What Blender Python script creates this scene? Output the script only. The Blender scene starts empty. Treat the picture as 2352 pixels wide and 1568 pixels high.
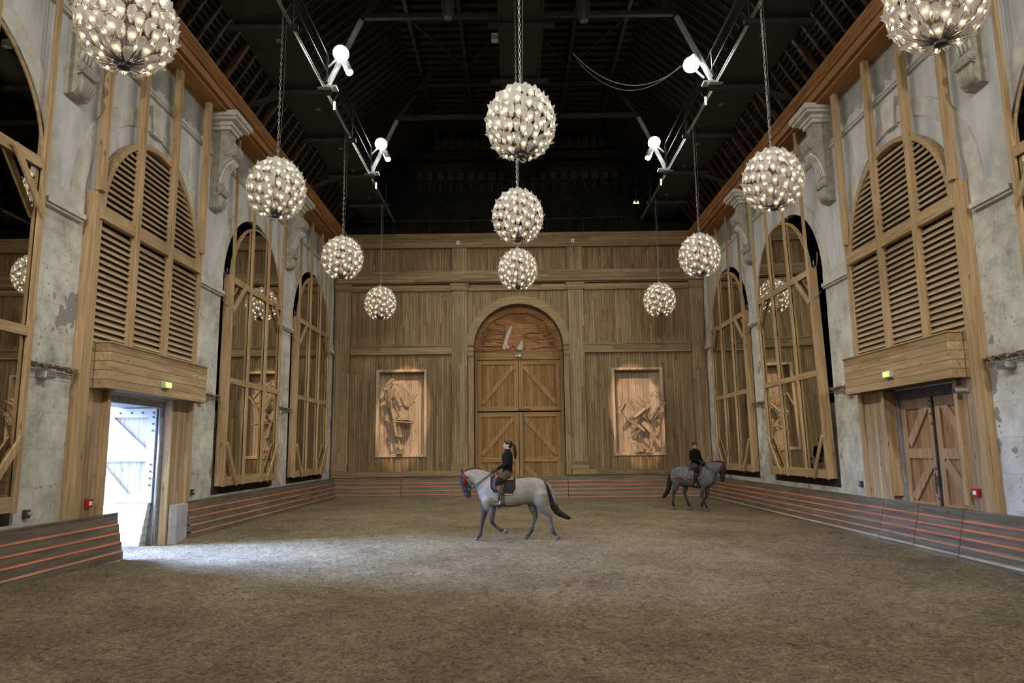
import bpy, bmesh, math, random
from mathutils import Vector, Matrix, Euler, noise
from mathutils.geometry import tessellate_polygon
random.seed(7)
PI = math.pi
scene = bpy.context.scene
COL = scene.collection

# ---------------------------------------------------------------- camera
def make_camera():
    yaw, pitch, roll, f, H = .00077, .15177, -.01226, 1624.0, 2.08
    fw = Vector((-math.sin(yaw)*math.cos(pitch), math.cos(yaw)*math.cos(pitch), math.sin(pitch)))
    r = Vector((math.cos(yaw), math.sin(yaw), 0)); u = r.cross(fw)
    r2 = math.cos(roll)*r+math.sin(roll)*u; u2 = -math.sin(roll)*r+math.cos(roll)*u
    cd = bpy.data.cameras.new('camera'); co = bpy.data.objects.new('camera', cd); COL.objects.link(co)
    m = Matrix((r2, u2, -fw)).transposed().to_4x4(); m.translation = (0, 0, H)
    co.matrix_world = m
    cd.sensor_width = 36; cd.lens = f*36/2352; cd.clip_end = 200
    scene.camera = co
make_camera()

# ---------------------------------------------------------------- world, exposure
W = bpy.data.worlds.new('daylight'); scene.world = W; W.use_nodes = True
bgn = W.node_tree.nodes['Background']
bgn.inputs['Color'].default_value = (.60, .74, 1, 1); bgn.inputs['Strength'].default_value = 5.5
vs = scene.view_settings
vs.view_transform = 'Standard'; vs.look = 'None'; vs.exposure = 0.0; vs.gamma = 1.0; vs.use_curve_mapping = False

C0 = .3                                            # centre line of the hall
def SX(s, d): return C0+s*d
YB = 30.8

# ---------------------------------------------------------------- lights of the hall and added fill
def spot(name, loc, to, power, size, color=(1, 1, 1), blend=.6, rad=.15, parent=None):
    l = bpy.data.lights.new(name, 'SPOT'); l.energy = power; l.spot_size = math.radians(size)
    l.spot_blend = blend; l.color = color; l.shadow_soft_size = rad
    o = bpy.data.objects.new(name, l); COL.objects.link(o)
    o.location = loc; o.rotation_euler = (Vector(to)-Vector(loc)).to_track_quat('-Z', 'Y').to_euler()
    return o
CW = (1, .98, .93)
FLOOD = 1500
# floods on the two roof gangways; the unseen nearer rows are added as fill
for s, x in ((-1, -4.78), (1, 5.38)):
    for y in (25.1, 18.8, 12.5, 6.2, 0):
        spot('flood_light', (x, y, 12.95), (C0-s*1.5, y+(1.5 if y < 20 else -1), 0), FLOOD, 150, CW, .9, .28)
# low daylight entering through the open door on the left
sl = bpy.data.lights.new('sun', 'SUN'); sl.energy = 105.0; sl.angle = math.radians(46); sl.color = (.31, .48, 1)
so = bpy.data.objects.new('sun', sl); COL.objects.link(so); so.location = (-30, 15, 20)
so.rotation_euler = Vector((1, -.06, -.40)).to_track_quat('-Z', 'Y').to_euler()
# unseen spots added behind the viewpoint as frontal fill
for x in (-5.5, -2, 2.6, 6.1):
    spot('front_fill', (x, -2.5, 11.2), (x*.75, 25, 3.5), 3000, 62, (1, .94, .84), .9, .3)
# lamps on the cornice aimed at the two niches
spot('niche_light', (.9, 18.8, 14.0), (-4.87, 31, 3.50), 11500, 12.6, (1, .72, .49), .22, .05).scale = (.62, 1, 1)
spot('niche_light', (-.3, 18.8, 14.0), (5.42, 31, 3.50), 11500, 12.6, (1, .72, .49), .22, .05).scale = (.62, 1, 1)

# ---------------------------------------------------------------- material kit
MATS = {}
def nmat(name):
    m = bpy.data.materials.new(name); m.use_nodes = True; MATS[name] = m
    nt = m.node_tree; b = nt.nodes['Principled BSDF']
    return m, nt, b
def nd(nt, typ, **kw):
    n = nt.nodes.new(typ)
    for k, v in kw.items():
        if k.startswith('_'): n.inputs[int(k[1:])].default_value = v
        elif hasattr(n, k): setattr(n, k, v)
        else: n.inputs[k].default_value = v
    return n
def lk(nt, a, b): nt.links.new(a, b)
def ramp(nt, fac, stops):
    r = nt.nodes.new('ShaderNodeValToRGB'); e = r.color_ramp.elements
    e[0].position, e[0].color = stops[0][0], (*stops[0][1], 1)
    e[1].position, e[1].color = stops[-1][0], (*stops[-1][1], 1)
    for p, c in stops[1:-1]:
        x = e.new(p); x.color = (*c, 1)
    lk(nt, fac, r.inputs[0]); return r.outputs[0]
def math_(nt, op, a, b=None, c=None):
    n = nt.nodes.new('ShaderNodeMath'); n.operation = op
    for i, v in enumerate((a, b, c)):
        if v is None: continue
        if isinstance(v, (int, float)): n.inputs[i].default_value = v
        else: lk(nt, v, n.inputs[i])
    return n.outputs[0]
def mixc(nt, fac, a, b, blend='MIX'):
    n = nt.nodes.new('ShaderNodeMix'); n.data_type = 'RGBA'; n.blend_type = blend
    for i, v in ((0, fac), (6, a), (7, b)):
        if isinstance(v, (int, float)): n.inputs[i].default_value = v
        elif isinstance(v, tuple): n.inputs[i].default_value = (*v, 1)
        else: lk(nt, v, n.inputs[i])
    return n.outputs[2]
def bump(nt, b, h, dist=.02, strength=.5):
    n = nt.nodes.new('ShaderNodeBump'); n.inputs['Distance'].default_value = dist; n.inputs['Strength'].default_value = strength
    lk(nt, h, n.inputs['Height']); lk(nt, n.outputs[0], b.inputs['Normal'])

def wood(name, dark, mid, light, grain='Z', plank=None, width=.14, seam=.5, rough=.75, var=.5):
    """sawn timber: grain along one axis, optional boards side by side along another, knots, board to board tone"""
    m, nt, b = nmat(name)
    tc = nt.nodes.new('ShaderNodeTexCoord'); sep = nt.nodes.new('ShaderNodeSeparateXYZ'); lk(nt, tc.outputs['Object'], sep.inputs[0])
    sc = {'X': (.35, 7, 7), 'Y': (7, .35, 7), 'Z': (7, 7, .35)}[grain]
    info = nt.nodes.new('ShaderNodeObjectInfo')
    off = nt.nodes.new('ShaderNodeVectorMath'); off.operation = 'SCALE'; off.inputs[0].default_value = (13, 7, 9)
    lk(nt, info.outputs['Random'], off.inputs['Scale'])
    add = nt.nodes.new('ShaderNodeVectorMath'); add.operation = 'ADD'
    lk(nt, tc.outputs['Object'], add.inputs[0]); lk(nt, off.outputs[0], add.inputs[1])
    vec = add.outputs[0]; seamf = None
    if plank:
        q = math_(nt, 'DIVIDE', sep.outputs[plank], width)
        cell = math_(nt, 'FLOOR', q); fr = math_(nt, 'FRACT', q)
        # boards are butt-jointed every few metres
        wn = nd(nt, 'ShaderNodeTexWhiteNoise', noise_dimensions='1D'); lk(nt, cell, wn.inputs['W'])
        ql = math_(nt, 'ADD', math_(nt, 'DIVIDE', sep.outputs[grain], 3.4), math_(nt, 'MULTIPLY', wn.outputs['Value'], 7))
        cell2 = math_(nt, 'FLOOR', ql)
        cb = nt.nodes.new('ShaderNodeCombineXYZ'); lk(nt, cell, cb.inputs[0]); lk(nt, cell2, cb.inputs[1])
        wn2 = nd(nt, 'ShaderNodeTexWhiteNoise', noise_dimensions='3D'); lk(nt, cb.outputs[0], wn2.inputs['Vector'])
        ad2 = nt.nodes.new('ShaderNodeVectorMath'); ad2.operation = 'MULTIPLY_ADD'
        lk(nt, wn2.outputs['Color'], ad2.inputs[0]); ad2.inputs[1].default_value = (5, 5, 5); lk(nt, vec, ad2.inputs[2]); vec = ad2.outputs[0]
        e = math_(nt, 'ABSOLUTE', math_(nt, 'SUBTRACT', fr, .5))
        seamf = math_(nt, 'GREATER_THAN', e, .5-.006/width)
    mp = nt.nodes.new('ShaderNodeMapping'); mp.inputs['Scale'].default_value = sc; lk(nt, vec, mp.inputs[0])
    n1 = nd(nt, 'ShaderNodeTexNoise', Scale=2.2, Detail=6, Roughness=.62, Distortion=.5); lk(nt, mp.outputs[0], n1.inputs['Vector'])
    fac = n1.outputs['Fac']
    if plank:
        fac = math_(nt, 'ADD', fac, math_(nt, 'MULTIPLY', math_(nt, 'SUBTRACT', wn2.outputs['Value'], .5), var*.45))
    col = ramp(nt, fac, [(.28, dark), (.52, mid), (.74, light)])
    vo = nd(nt, 'ShaderNodeTexVoronoi', Scale=1.0); 
    mk = nt.nodes.new('ShaderNodeMapping'); mk.inputs['Scale'].default_value = {'X': (1.3, 5, 5), 'Y': (5, 1.3, 5), 'Z': (5, 5, 1.3)}[grain]
    lk(nt, vec, mk.inputs[0]); lk(nt, mk.outputs[0], vo.inputs['Vector'])
    kn = math_(nt, 'LESS_THAN', vo.outputs['Distance'], .085)
    col = mixc(nt, math_(nt, 'MULTIPLY', kn, .75), col, tuple(c*.42 for c in dark))
    if seamf is not None: col = mixc(nt, math_(nt, 'MULTIPLY', seamf, seam), col, tuple(c*.25 for c in dark))
    lk(nt, col, b.inputs['Base Color']); b.inputs['Roughness'].default_value = rough
    b.inputs['Specular IOR Level'].default_value = .25
    h = fac
    if seamf is not None: h = math_(nt, 'SUBTRACT', math_(nt, 'MULTIPLY', fac, .2), seamf)
    bump(nt, b, h, .006, .6)
    return m

PB = ((.108, .069, .033), (.208, .140, .070), (.295, .210, .113))
wood('wall_boards', *PB, grain='Z', plank='X', width=.115, seam=.8)
wood('wall_beam', (.12, .080, .040), (.225, .158, .080), (.305, .22, .12), grain='X', plank='Z', width=.19, seam=.5)
wood('wall_plain', (.14, .096, .050), (.25, .18, .096), (.335, .25, .142), grain='X')
wood('wall_plain_v', (.14, .096, .050), (.25, .18, .096), (.335, .25, .142), grain='Z')
wood('wall_post', (.135, .092, .047), (.245, .175, .092), (.33, .245, .138), grain='Z', plank='X', width=.12, seam=.6)
wood('niche_boards', (.24, .17, .11), (.40, .295, .20), (.52, .40, .285), grain='Z', plank='X', width=.30, seam=.9)
wood('sculpt_wood', (.20, .142, .088), (.33, .243, .155), (.45, .345, .23), grain='Z')
GL = ((.22, .140, .066), (.385, .262, .138), (.52, .37, .215))
for a in 'XYZ': wood('lumber_'+a.lower(), *GL, grain=a)
wood('lumber_slat', (.24, .18, .105), (.38, .29, .18), (.50, .395, .26), grain='Y')
wood('box_boards', (.22, .145, .07), (.36, .245, .135), (.47, .34, .20), grain='Y', plank='Z', width=.17, seam=.8)
wood('jamb_boards', (.23, .155, .08), (.365, .255, .145), (.48, .35, .21), grain='Z', plank='Y', width=.15, seam=.7)
wood('red_cornice', (.17, .075, .025), (.30, .145, .052), (.40, .21, .085), grain='Y', plank='Z', width=.2, seam=.4)
wood('door_field', (.14, .076, .024), (.23, .130, .044), (.31, .185, .072), grain='Z', plank='X', width=.16, seam=.5)
wood('door_rail', (.17, .096, .034), (.275, .162, .060), (.355, .222, .09), grain='X')
wood('door_stile', (.17, .096, .034), (.275, .162, .060), (.355, .222, .09), grain='Z')
wood('side_door_field', (.19, .092, .034), (.31, .162, .066), (.40, .23, .10), grain='Z', plank='Y', width=.16, seam=.5)
wood('side_door_frame', (.24, .135, .058), (.38, .235, .115), (.49, .33, .18), grain='Z')
wood('pale_boards', (.34, .30, .25), (.52, .48, .42), (.66, .62, .56), grain='Z', plank='X', width=.16, seam=.4)
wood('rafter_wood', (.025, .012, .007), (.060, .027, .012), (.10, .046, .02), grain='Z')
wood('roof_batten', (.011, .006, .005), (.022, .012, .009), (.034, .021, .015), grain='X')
wood('carved_wood', (.15, .066, .026), (.26, .128, .054), (.36, .20, .09), grain='X')

def stone():
    m, nt, b = nmat('old_stone')
    tc = nt.nodes.new('ShaderNodeTexCoord'); o = tc.outputs['Object']
    sep = nt.nodes.new('ShaderNodeSeparateXYZ'); lk(nt, o, sep.inputs[0])
    a = nd(nt, 'ShaderNodeTexNoise', Scale=1.6, Detail=10, Roughness=.72); lk(nt, o, a.inputs['Vector'])
    col = ramp(nt, a.outputs['Fac'], [(.32, (.27, .26, .215)), (.45, (.47, .455, .385)), (.56, (.60, .585, .50)), (.72, (.72, .70, .615))])
    # smooth grey plaster above the impost band
    cb = nt.nodes.new('ShaderNodeMapping'); cb.inputs['Scale'].default_value = (2.6, 2.6, .7); lk(nt, o, cb.inputs[0])
    st = nd(nt, 'ShaderNodeTexNoise', Scale=1.4, Detail=5, Roughness=.6); lk(nt, cb.outputs[0], st.inputs['Vector'])
    pl = ramp(nt, st.outputs['Fac'], [(.32, (.45, .455, .44)), (.5, (.56, .565, .55)), (.68, (.62, .625, .61))])
    up = math_(nt, 'GREATER_THAN', sep.outputs['Z'], 6.72)
    col = mixc(nt, up, col, pl)
    # bare stone showing where the plaster is torn under the cornice
    n2 = nd(nt, 'ShaderNodeTexNoise', Scale=1.6, Detail=6, Roughness=.7); lk(nt, o, n2.inputs['Vector'])
    edge = math_(nt, 'ADD', sep.outputs['Z'], math_(nt, 'MULTIPLY', n2.outputs['Fac'], -1.1))
    torn = math_(nt, 'GREATER_THAN', edge, 9.86)
    tcol = ramp(nt, n2.outputs['Fac'], [(.35, (.22, .215, .19)), (.65, (.38, .37, .33))])
    col = mixc(nt, torn, col, tcol)
    # grey mortar patches low down
    n3 = nd(nt, 'ShaderNodeTexNoise', Scale=.85, Detail=4, Roughness=.6); 
    mp3 = nt.nodes.new('ShaderNodeMapping'); mp3.inputs['Location'].default_value = (3, 11, 4); lk(nt, o, mp3.inputs[0]); lk(nt, mp3.outputs[0], n3.inputs['Vector'])
    pt = math_(nt, 'MULTIPLY', math_(nt, 'GREATER_THAN', n3.outputs['Fac'], .63), math_(nt, 'LESS_THAN', sep.outputs['Z'], 6.3))
    col = mixc(nt, pt, col, (.27, .265, .24))
    # ashlar joints below the impost
    q = math_(nt, 'DIVIDE', sep.outputs['Z'], .62); row = math_(nt, 'FLOOR', q)
    jh = math_(nt, 'LESS_THAN', math_(nt, 'FRACT', q), .022)
    qy = math_(nt, 'ADD', math_(nt, 'DIVIDE', sep.outputs['Y'], 1.1), math_(nt, 'MULTIPLY', row, .37))
    jv = math_(nt, 'LESS_THAN', math_(nt, 'FRACT', qy), .012)
    j = math_(nt, 'MULTIPLY', math_(nt, 'MAXIMUM', jh, jv), math_(nt, 'SUBTRACT', 1, up))
    col = mixc(nt, math_(nt, 'MULTIPLY', j, .28), col, (.16, .15, .125))
    # pits
    v = nd(nt, 'ShaderNodeTexVoronoi', Scale=7.5); lk(nt, o, v.inputs['Vector'])
    n4 = nd(nt, 'ShaderNodeTexNoise', Scale=2.5, Detail=2); lk(nt, o, n4.inputs['Vector'])
    pit = math_(nt, 'MULTIPLY', math_(nt, 'LESS_THAN', v.outputs['Distance'], .17), math_(nt, 'GREATER_THAN', n4.outputs['Fac'], .53))
    pit = math_(nt, 'MULTIPLY', pit, math_(nt, 'SUBTRACT', 1, math_(nt, 'MULTIPLY', up, .8)))
    col = mixc(nt, math_(nt, 'MULTIPLY', pit, .6), col, (.12, .11, .09))
    lk(nt, col, b.inputs['Base Color']); b.inputs['Roughness'].default_value = .92; b.inputs['Specular IOR Level'].default_value = .15
    fine = nd(nt, 'ShaderNodeTexNoise', Scale=9, Detail=8, Roughness=.7); lk(nt, o, fine.inputs['Vector'])
    h = math_(nt, 'SUBTRACT', fine.outputs['Fac'], math_(nt, 'ADD', math_(nt, 'MULTIPLY', pit, .7), j))
    bump(nt, b, h, .02, .6)
stone()
def noisy(name, c1, c2, scale=6, rough=.8, metal=0, bstr=.3, bdist=.01, spec=.3):
    m, nt, b = nmat(name)
    tc = nt.nodes.new('ShaderNodeTexCoord'); n = nd(nt, 'ShaderNodeTexNoise', Scale=scale, Detail=6, Roughness=.6); lk(nt, tc.outputs['Object'], n.inputs['Vector'])
    lk(nt, ramp(nt, n.outputs['Fac'], [(.35, c1), (.65, c2)]), b.inputs['Base Color'])
    b.inputs['Roughness'].default_value = rough; b.inputs['Metallic'].default_value = metal; b.inputs['Specular IOR Level'].default_value = spec
    if bstr: bump(nt, b, n.outputs['Fac'], bdist, bstr)
    return m
noisy('trim_stone', (.44, .425, .365), (.60, .58, .51), 4, .9)
noisy('corbel_stone', (.27, .25, .195), (.42, .395, .32), 5, .9)
noisy('black_cloth', (.006, .006, .006), (.012, .012, .012), 3, .95, spec=.05)
noisy('black_steel', (.010, .010, .011), (.020, .020, .021), 4, .55)
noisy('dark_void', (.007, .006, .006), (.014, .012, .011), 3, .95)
noisy('grey_steel', (.20, .205, .195), (.30, .31, .30), 5, .5)
noisy('galvanised', (.16, .165, .16), (.26, .27, .26), 12, .5, .4)
noisy('dark_metal', (.05, .045, .042), (.10, .09, .085), 6, .55, .3)
noisy('chain_metal', (.14, .14, .13), (.28, .28, .26), 12, .45, .7)
noisy('white_paint', (.50, .50, .52), (.62, .62, .64), 3, .6)
noisy('outside_wall', (.22, .22, .22), (.30, .30, .30), 2, .9)
noisy('red_plastic', (.30, .015, .012), (.40, .02, .016), 5, .4)
noisy('grey_plastic', (.30, .31, .30), (.42, .43, .42), 5, .5)
noisy('cable_brown', (.10, .055, .03), (.26, .18, .12), 20, .7)
noisy('silver_leaf', (.26, .23, .20), (.42, .38, .34), 9, .5, .2)
# riding wall boards: brown-grey weathered, grain along the wall
def kickmat(name, a):
    m = wood(name, (.072, .058, .040), (.145, .119, .083), (.215, .182, .133), grain=a)
    nt = m.node_tree; return m
kickmat('kick_y', 'Y'); kickmat('kick_x', 'X')
def edge(name, c1, c2):
    noisy(name, c1, c2, 1.3, .7)
noisy('orange_edge', (.27, .105, .055), (.50, .155, .085), .9, .7)
noisy('orange_dull', (.22, .13, .08), (.42, .19, .115), .9, .7)
noisy('bare_edge', (.26, .215, .155), (.36, .30, .22), 3, .8)

def sand():
    m, nt, b = nmat('arena_sand')
    tc = nt.nodes.new('ShaderNodeTexCoord'); o = tc.outputs['Object']
    a = nd(nt, 'ShaderNodeTexNoise', Scale=.55, Detail=5, Roughness=.6); lk(nt, o, a.inputs['Vector'])
    f = nd(nt, 'ShaderNodeTexNoise', Scale=26, Detail=8, Roughness=.75, Distortion=.6); lk(nt, o, f.inputs['Vector'])
    g = nd(nt, 'ShaderNodeTexNoise', Scale=5, Detail=10, Roughness=.76, Distortion=1.6); lk(nt, o, g.inputs['Vector'])
    col = ramp(nt, f.outputs['Fac'], [(.37, (.060, .043, .022)), (.50, (.33, .262, .158)), (.63, (.66, .55, .37))])
    col2 = ramp(nt, g.outputs['Fac'], [(.40, (.11, .080, .044)), (.60, (.52, .42, .265))])
    col = mixc(nt, .45, col, col2)
    t = ramp(nt, a.outputs['Fac'], [(.36, (.80, .775, .75)), (.62, (1.12, 1.12, 1.10))])
    col = mixc(nt, 1.0, col, t, 'MULTIPLY')
    # scattered wood chips
    v = nd(nt, 'ShaderNodeTexVoronoi', Scale=11, Randomness=1); lk(nt, o, v.inputs['Vector'])
    chip = math_(nt, 'MULTIPLY', math_(nt, 'LESS_THAN', v.outputs['Distance'], .12), math_(nt, 'GREATER_THAN', g.outputs['Fac'], .53))
    col = mixc(nt, math_(nt, 'MULTIPLY', chip, .55), col, (.34, .28, .19))
    lk(nt, col, b.inputs['Base Color']); b.inputs['Roughness'].default_value = .95; b.inputs['Specular IOR Level'].default_value = .1
    h = math_(nt, 'ADD', math_(nt, 'MULTIPLY', f.outputs['Fac'], .55), math_(nt, 'MULTIPLY', g.outputs['Fac'], 1.3))
    bump(nt, b, h, .11, 1.0)
sand()
def simple(name, col, rough=.6, metal=0, emit=None, es=0, **kw):
    m, nt, b = nmat(name)
    b.inputs['Base Color'].default_value = (*col, 1); b.inputs['Roughness'].default_value = rough; b.inputs['Metallic'].default_value = metal
    if emit: b.inputs['Emission Color'].default_value = (*emit, 1); b.inputs['Emission Strength'].default_value = es
    for k, v in kw.items(): b.inputs[k].default_value = v
    return m
simple('bulb_glow', (1, .8, .6), emit=(1, .70, .42), es=21)
simple('flood_lens', (1, 1, 1), emit=(1, 1, .97), es=90)
simple('small_lens', (1, 1, 1), emit=(.92, .95, 1), es=60)
simple('blue_spark', (.2, .3, 1), emit=(.1, .2, 1), es=25)
simple('exit_glow', (.3, .8, .1), emit=(.38, .9, .03), es=2.2)
simple('exit_hot', (.9, .9, .3), emit=(1, .85, .12), es=5)
simple('exit_green', (.02, .12, .07), .5)
simple('sign_white', (.75, .8, .75), .5)
simple('black_plastic', (.012, .012, .012), .4)
def mirror_mat():
    m, nt, b = nmat('mirror_glass')
    b.inputs['Base Color'].default_value = (.60, .60, .52, 1); b.inputs['Metallic'].default_value = 1; b.inputs['Roughness'].default_value = 0
mirror_mat()
def glass_leaf():
    m, nt, b = nmat('leaf_glass'); nt.nodes.remove(b)
    out = [n for n in nt.nodes if n.type == 'OUTPUT_MATERIAL'][0]
    tc = nt.nodes.new('ShaderNodeTexCoord')
    sep = nt.nodes.new('ShaderNodeSeparateXYZ'); lk(nt, tc.outputs['Object'], sep.inputs[0])
    ch = math_(nt, 'SINE', math_(nt, 'MULTIPLY', math_(nt, 'SUBTRACT', sep.outputs['Z'], math_(nt, 'MULTIPLY', math_(nt, 'ABSOLUTE', sep.outputs['X']), 1.1)), 420))
    rb = ramp(nt, math_(nt, 'MULTIPLY_ADD', ch, .5, .5), [(.2, (.56, .56, .55)), (.8, (.78, .77, .75))])
    tr = nd(nt, 'ShaderNodeBsdfTranslucent'); lk(nt, rb, tr.inputs['Color'])
    df = nd(nt, 'ShaderNodeBsdfDiffuse'); lk(nt, mixc(nt, 1.0, rb, (.84, .88, .88), 'MULTIPLY'), df.inputs['Color'])
    tp = nd(nt, 'ShaderNodeBsdfTransparent', Color=(.9, .9, .88, 1))
    gl = nd(nt, 'ShaderNodeBsdfGlossy', Color=(1, 1, 1, 1), Roughness=.15)
    bp = nd(nt, 'ShaderNodeBump', Distance=.006, Strength=.8); lk(nt, ch, bp.inputs['Height'])
    lk(nt, bp.outputs[0], gl.inputs['Normal']); lk(nt, bp.outputs[0], df.inputs['Normal'])
    m1 = nd(nt, 'ShaderNodeMixShader', _0=.50); lk(nt, tr.outputs[0], m1.inputs[1]); lk(nt, df.outputs[0], m1.inputs[2])
    m2 = nd(nt, 'ShaderNodeMixShader', _0=.34); lk(nt, m1.outputs[0], m2.inputs[1]); lk(nt, tp.outputs[0], m2.inputs[2])
    m3 = nd(nt, 'ShaderNodeMixShader', _0=.10); lk(nt, m2.outputs[0], m3.inputs[1]); lk(nt, gl.outputs[0], m3.inputs[2])
    lk(nt, m3.outputs[0], out.inputs[0])
glass_leaf()
def coat(name, rough=.75):
    """material that takes its colour from the hide patches stored on the mesh"""
    m, nt, b = nmat(name)
    a = nd(nt, 'ShaderNodeAttribute', attribute_name='hide')
    tc = nt.nodes.new('ShaderNodeTexCoord'); n = nd(nt, 'ShaderNodeTexNoise', Scale=9, Detail=5, Roughness=.6); lk(nt, tc.outputs['Object'], n.inputs['Vector'])
    v = ramp(nt, n.outputs['Fac'], [(.35, (.86, .86, .86)), (.65, (1.1, 1.1, 1.1))])
    lk(nt, mixc(nt, 1.0, a.outputs['Color'], v, 'MULTIPLY'), b.inputs['Base Color'])
    b.inputs['Roughness'].default_value = rough; b.inputs['Specular IOR Level'].default_value = .25
coat('hide')
noisy('hair_black', (.006, .005, .005), (.022, .018, .017), 30, .6)
noisy('hair_grey', (.10, .095, .09), (.20, .19, .18), 25, .7)
noisy('hair_brown', (.012, .006, .005), (.032, .016, .013), 30, .5)
noisy('black_wool', (.004, .004, .005), (.011, .011, .012), 25, .95, spec=.1)
noisy('breeches_taupe', (.045, .035, .028), (.062, .048, .039), 70, .9, spec=.1)
noisy('knee_patch', (.006, .006, .007), (.012, .012, .013), 20, .8, spec=.1)
noisy('boot_leather', (.030, .017, .012), (.092, .054, .036), 8, .35)
noisy('dark_leather', (.018, .009, .007), (.05, .024, .018), 8, .45)
noisy('flap_leather', (.035, .016, .011), (.075, .034, .022), 6, .4)
noisy('bumper_grey', (.30, .30, .32), (.42, .42, .44), 3, .6)
noisy('louvre_backing', (.07, .048, .028), (.11, .078, .046), 5, .9)
noisy('dark_timber', (.022, .016, .012), (.045, .034, .025), 5, .9)
noisy('saddle_leather', (.08, .030, .015), (.17, .06, .03), 6, .4)
noisy('strap_black', (.006, .006, .006), (.014, .013, .012), 10, .4)
noisy('pad_black', (.006, .007, .009), (.014, .015, .018), 18, .9)
noisy('piping_beige', (.35, .29, .21), (.45, .38, .29), 9, .7)
noisy('rug_grey', (.075, .078, .088), (.13, .135, .15), 9, .95)
noisy('rug_orange', (.32, .11, .06), (.42, .15, .085), 5, .8)
noisy('red_tassel', (.08, .006, .009), (.18, .01, .014), 30, .8)
noisy('skin', (.42, .27, .22), (.49, .32, .265), 12, .6)
noisy('steel_bright', (.55, .56, .60), (.75, .76, .80), 10, .25, .9)
noisy('glove_dark', (.015, .015, .017), (.03, .03, .033), 20, .8)
M = MATS

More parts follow.
